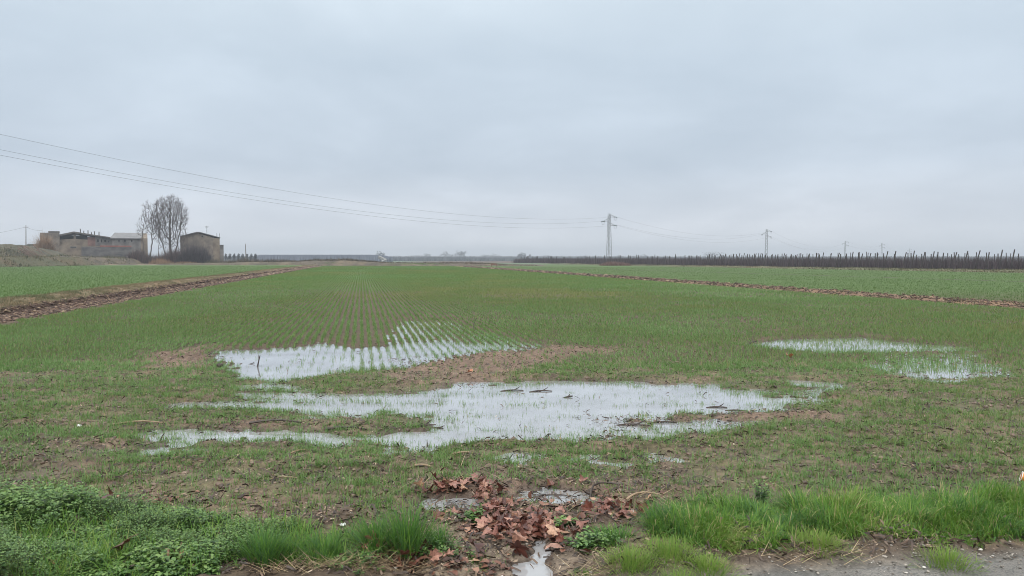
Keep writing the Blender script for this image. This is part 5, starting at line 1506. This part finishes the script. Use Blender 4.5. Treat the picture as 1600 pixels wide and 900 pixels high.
# ------------------------------------------------------------------ sky, sun, camera
EL, AZ = R(48), R(200)
def build_world():
    w = bpy.data.worlds.new('World'); scene.world = w; w.use_nodes = True; nt = w.node_tree; nt.nodes.clear()
    out = nt.nodes.new('ShaderNodeOutputWorld'); bg = nt.nodes.new('ShaderNodeBackground'); nt.links.new(bg.outputs[0], out.inputs[0])
    sky = nt.nodes.new('ShaderNodeTexSky'); sky.sky_type = 'NISHITA'; sky.sun_disc = False; sky.sun_elevation = EL; sky.sun_rotation = AZ
    sky.air_density = 1.5; sky.dust_density = 3
    tc = nt.nodes.new('ShaderNodeTexCoord'); sp = nt.nodes.new('ShaderNodeSeparateXYZ'); nt.links.new(tc.outputs['Generated'], sp.inputs[0])
    # overcast dome: brighter overhead than at the horizon
    zr = ramp(nt, [(0, (.66, .68, .73)), (.025, (.61, .645, .70)), (.055, (.535, .58, .65)), (.12, (.425, .49, .575)), (.25, (.455, .53, .61)), (.40, (.60, .68, .74)), (1, (2.0, 2.03, 1.96))])
    nt.links.new(sp.outputs['Z'], zr.inputs['Fac'])
    # cloud structure: project the direction onto a flat cloud deck
    ad = nt.nodes.new('ShaderNodeMath'); ad.operation = 'ADD'; ad.inputs[1].default_value = .22; nt.links.new(sp.outputs['Z'], ad.inputs[0])
    dx = nt.nodes.new('ShaderNodeMath'); dx.operation = 'DIVIDE'; nt.links.new(sp.outputs['X'], dx.inputs[0]); nt.links.new(ad.outputs[0], dx.inputs[1])
    dy = nt.nodes.new('ShaderNodeMath'); dy.operation = 'DIVIDE'; nt.links.new(sp.outputs['Y'], dy.inputs[0]); nt.links.new(ad.outputs[0], dy.inputs[1])
    cb = nt.nodes.new('ShaderNodeCombineXYZ'); nt.links.new(dx.outputs[0], cb.inputs[0]); nt.links.new(dy.outputs[0], cb.inputs[1])
    n = nt.nodes.new('ShaderNodeTexNoise'); n.inputs['Scale'].default_value = 1.15; n.inputs['Detail'].default_value = 8; n.inputs['Roughness'].default_value = .52; n.inputs['Distortion'].default_value = .25
    nt.links.new(cb.outputs[0], n.inputs['Vector'])
    cr = ramp(nt, [(.32, (.90, .913, .925)), (.5, (1.0, 1.0, 1.0)), (.68, (1.15, 1.135, 1.12))]); nt.links.new(n.outputs['Fac'], cr.inputs['Fac'])
    mx = nt.nodes.new('ShaderNodeMixRGB'); mx.blend_type = 'MULTIPLY'; mx.inputs[0].default_value = 1
    nt.links.new(zr.outputs[0], mx.inputs[1]); nt.links.new(cr.outputs[0], mx.inputs[2])
    sc = nt.nodes.new('ShaderNodeMixRGB'); sc.blend_type = 'MULTIPLY'; sc.inputs[0].default_value = 1; sc.inputs[2].default_value = (10, 10, 10, 1)
    nt.links.new(mx.outputs[0], sc.inputs[1])
    m2 = nt.nodes.new('ShaderNodeMixRGB'); m2.inputs[0].default_value = .93
    nt.links.new(sky.outputs[0], m2.inputs[1]); nt.links.new(sc.outputs[0], m2.inputs[2])
    nt.links.new(m2.outputs[0], bg.inputs[0]); bg.inputs[1].default_value = .1
build_world()
sd = bpy.data.lights.new('Sun', 'SUN'); sd.energy = 1.5; sd.angle = R(25); sd.color = (1, .97, .93)
so = bpy.data.objects.new('Sun', sd); COL.objects.link(so); so.rotation_euler = (math.pi / 2 - EL, 0, math.pi - AZ)
cd = bpy.data.cameras.new('Camera'); cam = bpy.data.objects.new('Camera', cd); COL.objects.link(cam)
cd.sensor_width = 36; cd.lens = F * 36 / 1600; cd.clip_start = .05; cd.clip_end = 8000
cam.location = (0, 0, CAMZ); cam.rotation_euler = (math.pi / 2 - PITCH, 0, 0)
scene.camera = cam
scene.render.engine = 'CYCLES'
scene.view_settings.view_transform = 'Standard'; scene.view_settings.look = 'None'
scene.view_settings.exposure = .43; scene.view_settings.gamma = 1
scene.cycles.filter_width = .95; scene.cycles.volume_bounces = 0; scene.cycles.max_bounces = 6
